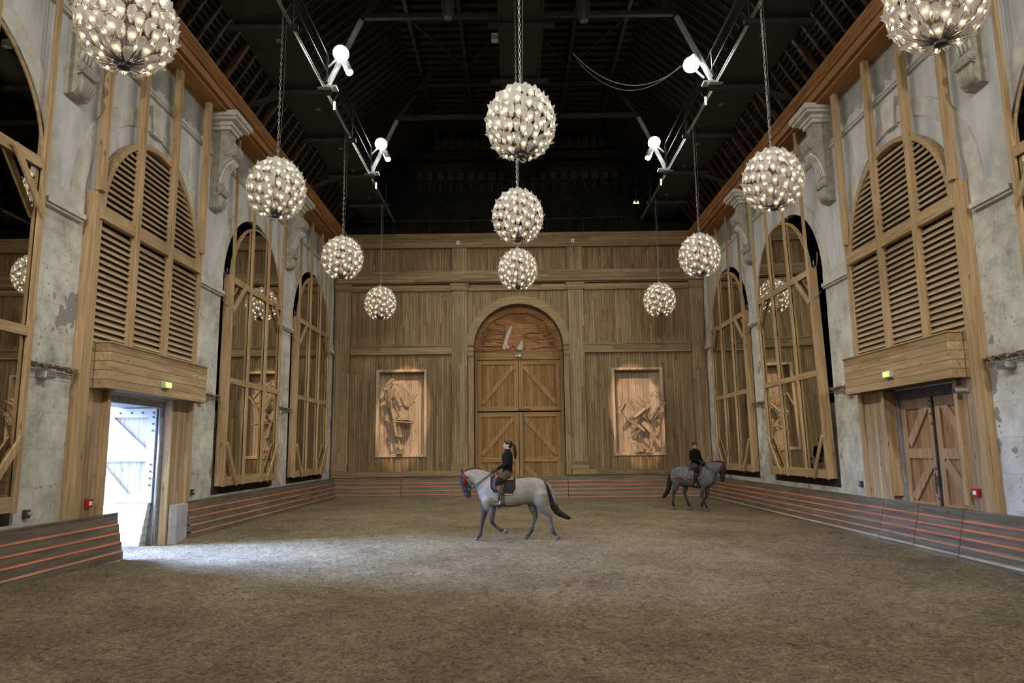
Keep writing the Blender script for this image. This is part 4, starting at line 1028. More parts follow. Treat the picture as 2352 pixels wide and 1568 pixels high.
# sagging cables from the right flood towards the middle
def cat(p, q, sag, n=20):
    p, q = Vector(p), Vector(q); return [p.lerp(q, i/n)-Vector((0, 0, sag*4*(i/n)*(1-i/n))) for i in range(n+1)]
mb = MB(); mb.tube(cat((5.1, 18.8, 13.0), (2.0, 20.5, 14.3), .9), .012, 6); single(mb, 'power_cable', 'grey_plastic', 'pale sagging cable from the right floodlight towards the roof middle', 'cable')
mb = MB(); mb.tube(cat((5.0, 19.2, 13.1), (2.3, 22.0, 14.9), .9), .010, 6); single(mb, 'power_cable', 'grey_plastic', 'thinner pale cable sagging behind the lower one at upper right', 'cable')
for x, y, z, l in ((-1.55, 16.6, 13.0, 'left'), (1.95, 16.8, 13.0, 'right')):
    t = thing('stage_spotlight', 'black hanging spotlight in the dark roof, %s of the nearest chain' % l, 'spotlight', (x, y, z))
    mb = MB(); mb.tube([(x, y, z), (x, y, z+.6)], [.14, .17], 14); mb.build('body', 'black_steel', t)
    mb = MB(); mb.tube([(x, y, z-.01), (x, y, z)], .10, 14); mb.build('lens', 'cable_brown', t)
    mb = MB(); mb.bar((x, y, z+.6), (x, y, z+3.2), .05, .05); mb.build('hanger', 'black_steel', t)
# blue steel stay below the right cornice roofline
mb = MB(); mb.tube([(SX(1, 7.0), 12.2, 12.4), (SX(1, 7.35), 25, 11.85)], .015, 6); single(mb, 'tension_cable', 'black_steel', 'thin dark cable stretched along the right roof slope', 'cable')
# ================================================================= CHANDELIERS
def leaf_mesh(curl, wd):
    nu, nv = 6, 11; L_ = .235; top = []; bot = []
    for j in range(nv+1):
        q = j/nv
        w = wd*(.22+.78*math.sin(PI*min(q/1.22, 1)**1.15))*(1 if q < .93 else .60) if q < .99 else wd*.10
        if 0 < j < nv: w *= 1.0+(.08 if j % 2 else -.08)
        y0 = -.020*math.sin(PI*q)+curl*max(q-.55, 0)**2*1.6+.02*q
        for i in range(nu+1):
            a = i/nu*2-1; x = a*w/2; rib = .0035*math.cos(a*9-abs(q*14)) if abs(a) < .95 else 0
            y = y0+.030*(1-a*a)*math.sin(PI*min(q+.1, 1))+rib
            top.append((x, y, q*L_)); bot.append((x, y-.005, q*L_))
    mb = MB(); n = len(top); fs = []
    for j in range(nv):
        for i in range(nu):
            a = j*(nu+1)+i; fs.append((a, a+1, a+nu+2, a+nu+1)); fs.append((a+n, a+nu+1+n, a+nu+2+n, a+1+n))
    for j in range(nv):
        a, b = j*(nu+1), (j+1)*(nu+1); fs.append((a, b, b+n, a+n)); a += nu; b += nu; fs.append((a, a+n, b+n, b))
    for i in range(nu):
        a = i; fs.append((a, a+n, a+1+n, a+1)); a = nv*(nu+1)+i; fs.append((a, a+1, a+1+n, a+n))
    mb.add(top+bot, fs); return mb
CR, CH = .635, .69
def make_chandelier():
    t = thing('chandelier', 'proto', 'chandelier', (0, 0, 0), 'globe chandeliers of frosted glass leaves')
    lm = []
    for curl, wd in ((.10, .128), (.18, .120)):
        o = leaf_mesh(curl, wd).build('leaf', 'leaf_glass', t, smooth=True, local=True); lm.append(o.data); bpy.data.objects.remove(o)
    bm_ = MB(); bm_.ell((0, 0, 0), (.019, .019, .028), 8, 6); ob = bm_.build('bulb', 'bulb_glow', t, smooth=True, local=True); bme = ob.data; bpy.data.objects.remove(ob)
    spec = []; m, D = 5, .262/.69
    dth = D; th0, th1 = .34, 2.72
    rr = random.Random(3)
    for k in range(m):
        ph = 0; base = th0+k*dth*1.0
        # run the ramp from below the south pole to above the north pole
        th = base-m*dth; ph = 0
        while th < th1:
            st = max(math.sin(min(max(th, .12), PI-.12)), .15); dph = .116/(CR*st); 
            if th >= th0: spec.append((th+rr.uniform(-.03, .03), ph+rr.uniform(-.03, .03)))
            ph += dph; th += m*dth*dph/(2*PI)
    leaves = []
    for i, (th, ph) in enumerate(spec):
        def P(t_, r=1.0): return Vector((CR*r*math.sin(t_)*math.sin(-ph), -CR*r*math.sin(t_)*math.cos(ph), -CH*r*math.cos(t_)))
        p = P(th); tz = (P(th+.05)-P(th-.05)).normalized(); out = Vector((p.x/CR**2, p.y/CR**2, p.z/CH**2)).normalized()
        tilt = -.14; zax = (tz+out*tilt).normalized(); xax = out.cross(zax).normalized()*1; yax = zax.cross(xax).normalized()
        M4 = Matrix((xax, yax, zax)).transposed().to_4x4(); M4.translation = p-tz*.08
        leaves.append((M4, p, out, tz, i))
    leaves.sort(key=lambda l: l[1].y*.8+l[1].z*.55)
    rest = MB(); wires = MB(); nb = 0
    for k, (M4, p, out, tz, i) in enumerate(leaves):
        s = .92+rr.random()*.16; MS = M4 @ Matrix.Rotation(rr.uniform(-.16, .16), 4, 'Z') @ Matrix.Diagonal((s, s, s, 1)); me = lm[i % 2]
        if k < 100:
            o = bpy.data.objects.new('leaf', me); COL.objects.link(o); o.parent = t; o.matrix_local = MS
        else: rest.add([MS @ v.co for v in me.vertices], [tuple(f.vertices) for f in me.polygons])
        if i % 2 == 0:
            o = bpy.data.objects.new('bulb', bme); COL.objects.link(o); o.parent = t; mt = M4.copy(); mt.translation = p+tz*.035-out*.035; o.matrix_local = mt
        a = Vector((0, 0, -.60 if p.z < .12 else .25)); q = p-tz*.06-out*.02
        mid = (a+q)/2; mid += Vector((p.x, p.y, 0))*.12
        wires.tube([a, mid, q, p+tz*.02-out*.035], .0045, 4)
    if rest.v:
        o = rest.build('leaf', 'leaf_glass', t, smooth=True, local=True, fixn=False); o['kind'] = 'stuff'
    wires.build('wire_frame', 'dark_metal', t, local=True, fixn=False)
    mb = MB(); mb.tube([(0, 0, -.66), (0, 0, -.64), (0, 0, -.60), (0, 0, -.56)], [.03, .085, .09, .03], 14, up=(0, 1, 0)); mb.build('hub', 'black_plastic', t, local=True)
    mb = MB(); mb.tube([(0, 0, -.6), (0, 0, .74)], .018, 8, up=(0, 1, 0)); mb.tube([(0, 0, .30), (0, 0, .2)], .07, 12, up=(0, 1, 0)); mb.build('stem', 'dark_metal', t, local=True)
    return t
def chain(t, zt):
    mb = MB(); z = .70; k = 0
    while z < zt:
        w = .034; pts = []
        for i in range(9):
            a = 2*PI*i/8; r = .020; pts.append((r*math.cos(a)*(k % 2 == 0), r*math.cos(a)*(k % 2), z+.055+.052*math.sin(a)))
        mb.tube(pts, .0075, 4, up=(.3, 1, .2)); z += .088; k += 1
    mb.build('chain', 'chain_metal', t, local=True)
    mb = MB(); pts = [(.05*math.sin(q*2.3)+.03, .02, .7+(zt-.7)*q) for q in [i/12 for i in range(13)]]
    mb.tube(pts, .006, 4); mb.build('power_cord', 'dark_metal', t, local=True)
CH0 = make_chandelier()
spots = [(.2, 12.3, 8.02, 14.26, 'largest centre chandelier, upper middle of the hall'), (.17, 17.1, 7.86, 14.26, 'centre chandelier, second from the front'), (.2, 22.6, 7.9, 14.26, 'smallest centre chandelier, in front of the end wall'),
         (-5.28, 9.0, 7.95, 12.285, 'near left chandelier, cut by the top edge'), (-5.27, 15.18, 7.92, 12.285, 'second chandelier of left row, beside the louvres'), (-5.34, 21.64, 8.1, 12.285, 'third chandelier of the left row'), (-5.34, 28.1, 8.0, 12.285, 'last and smallest chandelier of left row'),
         (5.84, 8.85, 8.05, 12.285, 'near right chandelier, cut by the top edge'), (5.69, 14.65, 7.76, 12.285, 'second chandelier of right row, beside the stone corbel'), (5.88, 21.44, 7.98, 12.285, 'third chandelier of the right row'), (5.91, 27.76, 7.92, 12.285, 'last and smallest chandelier of right row')]
roots = []
for i, (x, y, z, zt, l) in enumerate(spots):
    c = CH0 if i == 0 else copy_tree(CH0)
    c.location = (x, y, z); c['label'] = 'glass leaf globe, '+l; c.rotation_euler = (0, 0, (i*.37) % .5-.25); roots.append((c, zt-z))
for c, zt in roots: chain(c, zt)

# ================================================================= NICHE SCULPTURES
def sculpture(label, fx, fz, planks, cx):
    t = thing('wooden_horse_sculpture', label, 'sculpture', (cx, YB-.1, 2.0), 'horse sculptures of sawn boards in the niches')
    rr = random.Random(int(abs(cx)*10))
    for poly, d, th, tl in planks:
        pts = [(fx(a), fz(b)) for a, b in poly]; mx = sum(p[0] for p in pts)/len(pts); mz = sum(p[1] for p in pts)/len(pts)
        mb = MB(); tz = rr.uniform(-.28, .28)
        tl2 = tl*1.3+rr.uniform(-.15, .15); d = d*1.3-.03
        mb.prism(pts, [], lambda u, v, w: (u, YB-w-tl2*(u-mx)-tz*(v-mz), v), d, d+th); mb.build('board', 'sculpt_wood', t, bev=.004)
    # mounting bars from the back of the niche
    for poly, d, th, tl in planks[::6]:
        a = sum(p[0] for p in poly)/len(poly); b = sum(p[1] for p in poly)/len(poly)
        mb = MB(); mb.bar((fx(a), YB-d-.01, fz(b)), (fx(a), YB+.43, fz(b)), .03, .03); mb.build('mounting_bar', 'sculpt_wood', t)
LX = lambda a: -6.385+a*.0031
LZ = lambda b: 6.145-b*.00314
PL = [([(280, 395), (375, 310), (430, 320), (310, 415)], .34, .10, .3), ([(185, 405), (200, 408), (250, 440), (320, 448), (330, 465), (240, 464), (195, 425)], .36, .06, 0),
      ([(325, 460), (410, 450), (415, 550), (355, 595)], .32, .06, .4), ([(375, 450), (415, 425), (540, 690), (500, 700)], .36, .05, .2), ([(415, 375), (440, 385), (600, 680), (565, 690)], .28, .05, 0),
      ([(515, 395), (590, 420), (690, 530), (660, 558)], .26, .14, -.2), ([(575, 700), (605, 712), (735, 528), (710, 528)], .30, .12, -.1), ([(500, 375), (620, 388), (585, 415), (500, 400)], .22, .12, 0),
      ([(425, 335), (500, 375), (510, 405), (440, 362)], .26, .08, 0), ([(470, 702), (600, 700), (597, 870), (490, 868)], .26, .05, -.3), ([(602, 705), (692, 640), (672, 890), (600, 885)], .16, .05, -.2),
      ([(395, 885), (670, 908), (668, 922), (400, 902)], .02, .52, 0), ([(392, 895), (430, 900), (470, 1080), (440, 1100)], .32, .05, 0), ([(440, 930), (482, 930), (522, 1085), (475, 1085)], .22, .05, .2),
      ([(455, 1082), (525, 1085), (525, 1108), (460, 1100)], .12, .26, 0), ([(450, 1100), (470, 1105), (520, 1270), (500, 1290)], .24, .05, 0), ([(250, 460), (330, 470), (345, 700), (322, 705), (265, 560)], .26, .05, .6),
      ([(330, 600), (375, 590), (400, 690), (370, 712)], .34, .05, .5), ([(345, 700), (400, 720), (480, 825), (405, 870)], .20, .06, 0), ([(470, 1268), (530, 1262), (525, 1330), (440, 1334)], .04, .24, 0),
      ([(410, 550), (430, 560), (500, 770), (470, 765)], .26, .10, 0), ([(255, 465), (290, 470), (350, 640), (330, 660)], .38, .05, .4), ([(470, 845), (580, 840), (600, 880), (440, 880)], .10, .36, 0)]
sculpture('abstract horse head on a leg built from sawn boards, in the left niche', LX, LZ, PL, -4.9)
RX = lambda a: 3.83+a*.0031
RZ = lambda b: 6.03-b*.00314
PR = [([(205, 782), (320, 575), (345, 592), (235, 785)], .30, .14, .2), ([(235, 745), (330, 640), (335, 665), (295, 745)], .20, .05, 0), ([(325, 580), (350, 585), (465, 735), (445, 745)], .34, .10, 0),
      ([(335, 575), (430, 585), (600, 710), (560, 715), (440, 610)], .30, .08, -.2), ([(385, 600), (505, 685), (460, 705), (380, 630)], .24, .05, .2), ([(480, 550), (510, 560), (625, 745), (600, 750)], .38, .06, 0),
      ([(410, 825), (560, 715), (600, 720), (465, 835), (420, 850)], .36, .12, .3), ([(430, 882), (600, 732), (620, 760), (462, 900)], .22, .16, 0), ([(315, 832), (425, 730), (440, 745), (330, 860)], .26, .14, 0),
      ([(370, 850), (500, 700), (515, 715), (385, 870)], .34, .08, 0), ([(540, 612), (740, 475), (755, 490), (570, 637)], .32, .10, -.3), ([(610, 580), (810, 495), (815, 515), (625, 600)], .40, .06, 0),
      ([(740, 475), (800, 480), (830, 560), (790, 547)], .24, .06, 0), ([(780, 547), (870, 655), (850, 682), (800, 602)], .34, .10, 0), ([(730, 715), (820, 640), (830, 655), (740, 732)], .38, .05, 0),
      ([(735, 722), (850, 675), (855, 692), (750, 745)], .28, .12, 0), ([(630, 870), (735, 720), (755, 740), (655, 880)], .32, .12, 0), ([(690, 842), (780, 727), (800, 742), (720, 850)], .26, .12, 0),
      ([(330, 862), (450, 898), (480, 955), (430, 957), (350, 892)], .28, .08, -.2), ([(450, 905), (580, 1020), (550, 1037), (480, 972)], .30, .08, 0), ([(510, 892), (560, 870), (690, 1030), (645, 1062)], .20, .06, .2),
      ([(600, 882), (630, 920), (690, 1030), (660, 1012)], .30, .05, 0), ([(600, 868), (680, 680), (650, 660), (592, 850)], .14, .14, 0), ([(610, 738), (680, 667), (650, 648), (592, 692)], .36, .06, .3),
      ([(330, 1110), (490, 1015), (500, 1030), (345, 1122)], .30, .08, 0), ([(330, 1122), (385, 1115), (375, 1145), (430, 1165), (410, 1200), (350, 1147)], .26, .10, 0), ([(640, 1042), (722, 1030), (655, 1290), (635, 1270)], .16, .14, 0),
      ([(545, 1245), (640, 1265), (635, 1290), (545, 1262)], .08, .24, 0), ([(430, 1290), (520, 1265), (590, 1280), (580, 1305), (430, 1305)], .02, .2, 0)]
sculpture('abstract leaping horse built from sawn boards, in the right niche', RX, RZ, PR, 5.4)

# ================================================================= HORSES AND RIDERS
def fuse(mb, name, mat, parent, voxel, smooth_it=4, paint=None, fac=.5):
    """weld overlapping lofts into one continuous skin"""
    me = bpy.data.meshes.new('tmp'); me.from_pydata([tuple(p) for p in mb.v], [], mb.f)
    bm = bmesh.new(); bm.from_mesh(me); bmesh.ops.recalc_face_normals(bm, faces=bm.faces); bm.to_mesh(me); bm.free()
    o = bpy.data.objects.new('tmp', me); COL.objects.link(o)
    r = o.modifiers.new('r', 'REMESH'); r.mode = 'VOXEL'; r.voxel_size = voxel; r.use_smooth_shade = True
    if smooth_it: s = o.modifiers.new('s', 'SMOOTH'); s.factor = fac; s.iterations = smooth_it
    dg = bpy.context.evaluated_depsgraph_get()
    out = bpy.data.meshes.new_from_object(o.evaluated_get(dg)); bpy.data.objects.remove(o)
    out.name = name; out.materials.clear(); out.materials.append(M[mat])
    out.polygons.foreach_set('use_smooth', [True]*len(out.polygons))
    if paint:
        ca = out.color_attributes.new('hide', 'FLOAT_COLOR', 'POINT')
        for i, v in enumerate(out.vertices): ca.data[i].color = (*paint(v.co), 1)
    ob = bpy.data.objects.new(name, out); COL.objects.link(ob); ob.parent = parent
    return ob
def smooth01(a, b, x): t = min(max((x-a)/(b-a), 0), 1); return t*t*(3-2*t)
def lerp3(a, b, t): return tuple(p+(q-p)*t for p, q in zip(a, b))
# trunk sections: x, top, bottom, half width (facing -x)
TR = [(.615, 1.22, 1.02, .10), (.56, 1.31, .92, .20), (.47, 1.365, .80, .265), (.36, 1.395, .755, .29), (.24, 1.40, .79, .285), (.10, 1.385, .775, .29), (-.06, 1.375, .735, .30), (-.22, 1.385, .715, .305), (-.38, 1.405, .715, .295),
      (-.52, 1.43, .725, .27), (-.64, 1.43, .74, .235), (-.76, 1.38, .80, .20), (-.86, 1.30, .86, .165), (-.945, 1.20, .94, .10)]
def trunk(x):
    for i in range(len(TR)-1):
        a, b = TR[i], TR[i+1]
        if a[0] >= x >= b[0]:
            t = (a[0]-x)/(a[0]-b[0]); return [a[k]+(b[k]-a[k])*t for k in (1, 2, 3)]
    return list(TR[0][1:]) if x > TR[0][0] else list(TR[-1][1:])
def surf(x, th, off=0):
    tp, bt, hw = trunk(x); zc, h = (tp+bt)/2, (tp-bt)/2
    return Vector((x, (hw+off)*math.sin(th), zc+(h+off)*math.cos(th)))
def patch(mb, x0, x1, t0, t1, off, thick=.012, nx=14, nt=14, shape=None, offf=None):
    a, b = [], []
    for j in range(nt+1):
        for i in range(nx+1):
            u, v = i/nx, j/nt; x, th = x0+(x1-x0)*u, t0+(t1-t0)*v
            if shape: x, th = shape(u, v)
            o = off+(offf(u, v) if offf else 0)
            a.append(surf(x, th, o+thick)); b.append(surf(x, th, o))
    n = len(a); w = nx+1; fs = []
    for j in range(nt):
        for i in range(nx):
            k = j*w+i; fs += [(k, k+1, k+w+1, k+w), (k+n, k+w+n, k+w+1+n, k+1+n)]
    for i in range(nx): k = nt*w+i; fs += [(i, i+n, i+1+n, i+1), (k, k+1, k+1+n, k+n)]
    for j in range(nt): k = j*w; fs += [(k, k+w, k+w+n, k+n), (k+nx, k+nx+n, k+nx+w+n, k+nx+w)]
    mb.add(a+b, fs)
def horse(label, loc, rotz, legs, cols, head_yaw=0, tail_pts=None, near=-1):
    t = thing('horse', label, 'horse', loc, rotz=rotz)
    mb = MB()
    rs = []
    for x, tp, bt, hw in TR:
        zc, h = (tp+bt)/2, (tp-bt)/2
        rs.append([(x, hw*math.sin(a)*(1.0 if math.cos(a) < 0 else .94), zc+h*math.cos(a)) for a in [2*PI*k/20 for k in range(20)]])
    mb.rings(rs)
    # haunch and shoulder muscle
    for s in (-1, 1): mb.ell((.42, s*.12, 1.06), (.22, .145, .29)); mb.ell((-.66, s*.10, 1.06), (.20, .125, .30)); mb.ell((-.80, s*.07, .98), (.12, .10, .17))
    # neck
    def cv(cx, cy): return Vector(((cx-868)/549, 0, (1417-cy)/549))
    nk = [((470, 760), .30, .16), ((410, 700), .265, .135), ((350, 650), .215, .105), ((295, 630), .175, .09), ((245, 625), .15, .08), ((205, 620), .125, .075), ((180, 625), .10, .07)]
    rs = []; cs = [cv(*c) for c, _, _ in nk]
    for i, (c, hh, ww) in enumerate(nk):
        d = (cs[min(i+1, len(cs)-1)]-cs[max(i-1, 0)]).normalized(); b = Vector((-d.z, 0, d.x)); b = b if b.z > 0 else -b
        rs.append([cs[i]+b*hh*math.cos(a)+Vector((0, ww*math.sin(a)*(1.0 if math.cos(a) < .3 else .72), 0)) for a in [2*PI*k/16 for k in range(16)]])
    mb.rings(rs)
    # head
    HD = [((174, 592), .080, .068), ((178, 640), .128, .090), ((186, 692), .142, .096), ((192, 750), .124, .083), ((198, 802), .096, .068), ((203, 848), .082, .062), ((206, 880), .072, .058), ((207, 900), .045, .042)]
    hp = cv(185, 620); Ry = Matrix.Rotation(head_yaw, 3, 'Z')
    def HP(v): return hp+Ry @ (v-hp)
    hr = []; hc = [cv(*c) for c, _, _ in HD]
    def hring(i, off=0, n=16):
        (c, hh, ww) = HD[i]; d = (hc[min(i+1, len(hc)-1)]-hc[max(i-1, 0)]).normalized(); b = Vector((-d.z, 0, d.x))
        return [HP(hc[i]+b*(hh+off)*math.cos(a)+Vector((0, (ww+off)*math.sin(a), 0))) for a in [2*PI*k/n for k in range(n)]]
    for i in range(len(HD)): hr.append(hring(i))
    mb.rings(hr)
    mb.ell(HP(cv(232, 700)), (.055, .075, .075)); mb.ell(HP(cv(215, 868)), (.05, .045, .035))
    for s in (-1, 1):
        e = HP(cv(140, 565)+Vector((0, s*.055, 0)))
        tip = HP(cv(128, 532)+Vector((-.01, s*.075, .03)))
        mb.tube([e-Vector((0, 0, .03)), e, (e+tip)/2, tip], [.03, .036, .028, .006], 8)
        mb.ell(HP(cv(152, 655)+Vector((0, s*.078, 0))), (.028, .018, .022)); mb.ell(HP(cv(182, 858)+Vector((0, s*.04, 0))), (.02, .018, .02))
    # legs
    hoof = []
    for L_ in legs:
        p0, r0 = L_['p'][0]; p0 = Vector(p0); root = Vector((p0.x, p0.y*.45, p0.z+.16))
        mb.tube([root, (root+p0)/2]+[Vector(p) for p, r in L_['p']], [r0*.35, r0*.75]+[r for p, r in L_['p']], 14, up=(0, 1, 0))
        for k in L_.get('j', []): mb.ell(L_['p'][k][0], (L_['p'][k][1]*1.12,)*3, 10, 8)
        hoof.append(L_['h'])
    body, dark, face, leg = cols
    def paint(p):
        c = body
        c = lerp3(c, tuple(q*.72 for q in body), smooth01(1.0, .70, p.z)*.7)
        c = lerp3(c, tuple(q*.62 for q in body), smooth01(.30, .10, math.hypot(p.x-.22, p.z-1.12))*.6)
        c = lerp3(c, leg, smooth01(.78, .48, p.z)); c = lerp3(c, dark, smooth01(.34, .16, p.z))
        hx = smooth01(.02, -.06, p.x-(-1.27+max(0, 1.5-p.z)*.62))
        c = lerp3(c, face, hx*smooth01(.0, .10, 1.0))
        return c
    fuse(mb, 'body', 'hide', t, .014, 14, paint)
    for (p0, p1, r0, r1) in hoof:
        m2 = MB(); m2.tube([p0, p1], [r0, r1], 12, up=(0, 1, 0)); m2.build('hoof', 'hoof' if 'hoof' in M else 'grey_plastic', t, smooth=True, local=True)
    # mane lying on the crest
    m2 = MB(); rr = random.Random(2)
    crest = [cv(172, 560), cv(215, 540), cv(265, 528), cv(320, 528), cv(370, 542), cv(420, 565), cv(470, 590), cv(515, 607)]
    for i in range(len(crest)-1 if cols[0][0] < .15 else 0):
        for k in range(7):
            q = crest[i].lerp(crest[i+1], k/7); s = rr.choice((1, 1, near)); n = -near
            m2.tube([q+Vector((0, 0, .012)), q+Vector((.0, n*.035, -.005)), q+Vector((.015, n*.085, -.08-.03*rr.random())), q+Vector((.03, n*.10, -.16-.07*rr.random()))], [.012, .014, .011, .003], 5)
    m2.tube([q+Vector((0, 0, .0)) for q in crest], .016, 6)
    m2.build('mane', 'hair_black' if cols[0][0] < .25 else 'hair_grey', t, smooth=True, local=True)
    # tail
    m2 = MB(); tp = [Vector(p) for p in tail_pts]
    for k in range(46):
        a = rr.random()*2*PI; r = rr.random()**.5; sp = [0, .03, .055, .07, .075, .07, .06, .05]
        pts = []
        for i, p in enumerate(tp):
            w = sp[min(i, len(sp)-1)]*r; pts.append(p+Vector((w*math.cos(a)*.8, w*math.sin(a), w*math.cos(a+.5)*.5)))
        e = pts[-1]-pts[-2]; pts.append(pts[-1]+e*(.2+.9*rr.random()))
        m2.tube(pts, [.022]*(len(pts)-2)+[.015, .003], 6)
    m2.tube(tp, [.045, .06, .07, .075, .07, .06, .045, .02][:len(tp)], 8)
    tl = m2.build('tail', 'hair_black', t, smooth=True, local=True)
    m2 = MB()
    for k in range(16):
        pts = []
        for i, p in enumerate(tp[:5]):
            w = [.02, .045, .062, .07, .06][i]*1.12; a = -.9+k*.17; pts.append(p+Vector((w*math.cos(a), near*w*abs(math.sin(a+.6)), w*.3*math.sin(a))))
        m2.tube(pts, [.014, .018, .016, .012, .003], 5)
    m2.build('light_hair', 'hair_grey' if cols[0][0] > .15 else 'hair_black', tl, smooth=True, local=True)
    # bridle
    m2 = MB()
    def loop(pts, r=.008, w=2.2): m2.tube(pts+[pts[0]], r, 6, flat=1.0)
    loop(hring(4, .008)); loop(hring(1, .010))
    for s in (-1, 1):
        m2.tube([HP(cv(165, 600)+Vector((0, s*.085, 0))), HP(cv(195, 690)+Vector((0, s*.10, 0))), HP(cv(215, 790)+Vector((0, s*.068, 0)))], .008, 6)
        m2.tube([HP(cv(178, 610)+Vector((0, s*.08, 0))), HP(cv(235, 680)+Vector((0, s*.085, 0))), HP(cv(262, 720)+Vector((0, s*.03, 0)))], .006, 6)
        m2.tube([HP(cv(150, 790)+Vector((0, s*.03, 0))), HP(cv(200, 795)+Vector((0, s*.075, 0))), HP(cv(245, 800)+Vector((0, s*.03, 0)))], .008, 6)
    m2.build('bridle', 'strap_black', t, smooth=True, local=True)
    m2 = MB()
    for s in (-1, 1):
        c = HP(cv(228, 792)+Vector((0, s*.075, 0))); m2.tube([c+Vector((.022*math.cos(a), 0, .022*math.sin(a))) for a in [2*PI*k/12 for k in range(13)]], .005, 6, up=(0, 1, 0))
    m2.tube([HP(cv(228, 800)+Vector((0, -.07, 0))), HP(cv(228, 800)+Vector((0, .07, 0)))], .007, 6); m2.build('bit', 'steel_bright', t, smooth=True, local=True)
    m2 = MB()
    for s in (-1, 1):
        for k in range(9):
            a = HP(cv(150+k*3, 600)+Vector((0, s*.095, 0))); b = HP(cv(158+k*4, 735+(k % 3)*6)+Vector((0, s*.105, 0))); m2.tube([a, a.lerp(b, .5)+Vector((0, s*.006, 0)), b], [.006, .008, .005], 5)
    m2.build('brow_tassel', 'red_tassel', t, smooth=True, local=True)
    t['_'] = 0; del t['_']
    return t, HP, cv
noisy('hoof', (.055, .052, .052), (.13, .125, .12), 12, .6)
def Lg(pts, hoofp, joints=()): return {'p': pts, 'h': hoofp, 'j': list(joints)}
def cx(a, b, y): return ((a-868)/549, y, (1417-b)/549)
legs1 = [
 Lg([(cx(450, 930, -.15), .13), (cx(440, 1010, -.15), .095), (cx(415, 1110, -.15), .062), (cx(398, 1180, -.15), .052), (cx(382, 1260, -.15), .036), (cx(375, 1335, -.15), .043), (cx(345, 1375, -.15), .036), (cx(325, 1392, -.15), .045)],
    (cx(330, 1380, -.15), cx(312, 1412, -.15), .041, .053), (3, 5)),
 Lg([(cx(510, 930, .15), .12), (cx(522, 1030, .15), .09), (cx(515, 1130, .15), .06), (cx(510, 1208, .15), .052), (cx(560, 1262, .15), .036), (cx(618, 1305, .15), .042), (cx(655, 1312, .15), .036), (cx(668, 1316, .15), .042)],
    (cx(660, 1312, .15), cx(712, 1332, .15), .046, .050), (3, 5)),
 Lg([(cx(1120, 860, -.14), .20), (cx(1130, 960, -.15), .155), (cx(1165, 1040, -.15), .105), (cx(1215, 1100, -.15), .068), (cx(1243, 1130, -.15), .056), (cx(1258, 1225, -.15), .040), (cx(1275, 1315, -.15), .046), (cx(1310, 1358, -.15), .036), (cx(1325, 1372, -.15), .043)],
    (cx(1322, 1362, -.15), cx(1352, 1404, -.15), .041, .050), (4, 6)),
 Lg([(cx(1040, 860, .14), .18), (cx(1025, 970, .15), .135), (cx(1040, 1060, .15), .09), (cx(1068, 1140, .15), .058), (cx(1040, 1230, .15), .040), (cx(1012, 1330, .15), .045), (cx(975, 1378, .15), .036), (cx(950, 1388, .15), .043)],
    (cx(955, 1382, .15), cx(930, 1415, .15), .041, .053), (3, 5))]
tail1 = [cx(1180, 712, 0), cx(1225, 745, 0), cx(1262, 830, .0), cx(1285, 930, .0), cx(1300, 1010, 0), cx(1340, 1080, 0), cx(1405, 1125, 0), cx(1455, 1150, 0)]
H1L = (.12, 16.72, .045)
h1, HP1, cv1 = horse('pale grey dun horse with dark face walking left across the arena centre', H1L, 0, legs1,
    ((.205, .188, .165), (.026, .025, .027), (.026, .025, .027), (.075, .072, .074)), 0, tail1)

def hand(mb, c, d, side_, s=1.0, curl=1.0):
    """palm with four curled fingers and a thumb; d = direction the knuckles point"""
    c = Vector(c); d = Vector(d).normalized(); lat = Vector((0, side_, 0)); up = lat.cross(d).normalized()
    if up.z < 0: up = -up
    mb.tube([c-d*.05*s, c-d*.01*s, c+d*.035*s], [(.024*s, .030*s), (.022*s, .038*s), (.016*s, .036*s)], 10, up=tuple(up))
    for k, ln in enumerate((.072, .080, .074, .058)):
        b = c+d*.03*s+up*(.027-.018*k)*s; q1 = b+d*ln*.42*s-lat*.004*s; q2 = q1+(d*.25-lat*.9)*ln*.34*s*curl; q3 = q2+(-d*.8-lat*.3)*ln*.30*s*curl
        mb.tube([b-d*.02*s, b, q1, q2, q3], [.0095*s, .0095*s, .009*s, .008*s, .0065*s], 7)
    b = c-d*.02*s+up*.026*s-lat*.008*s
    mb.tube([b, b+(d*.5+up*.6)*.035*s, b+(d*.9-lat*.3+up*.35)*.065*s], [.013*s, .011*s, .008*s], 7)
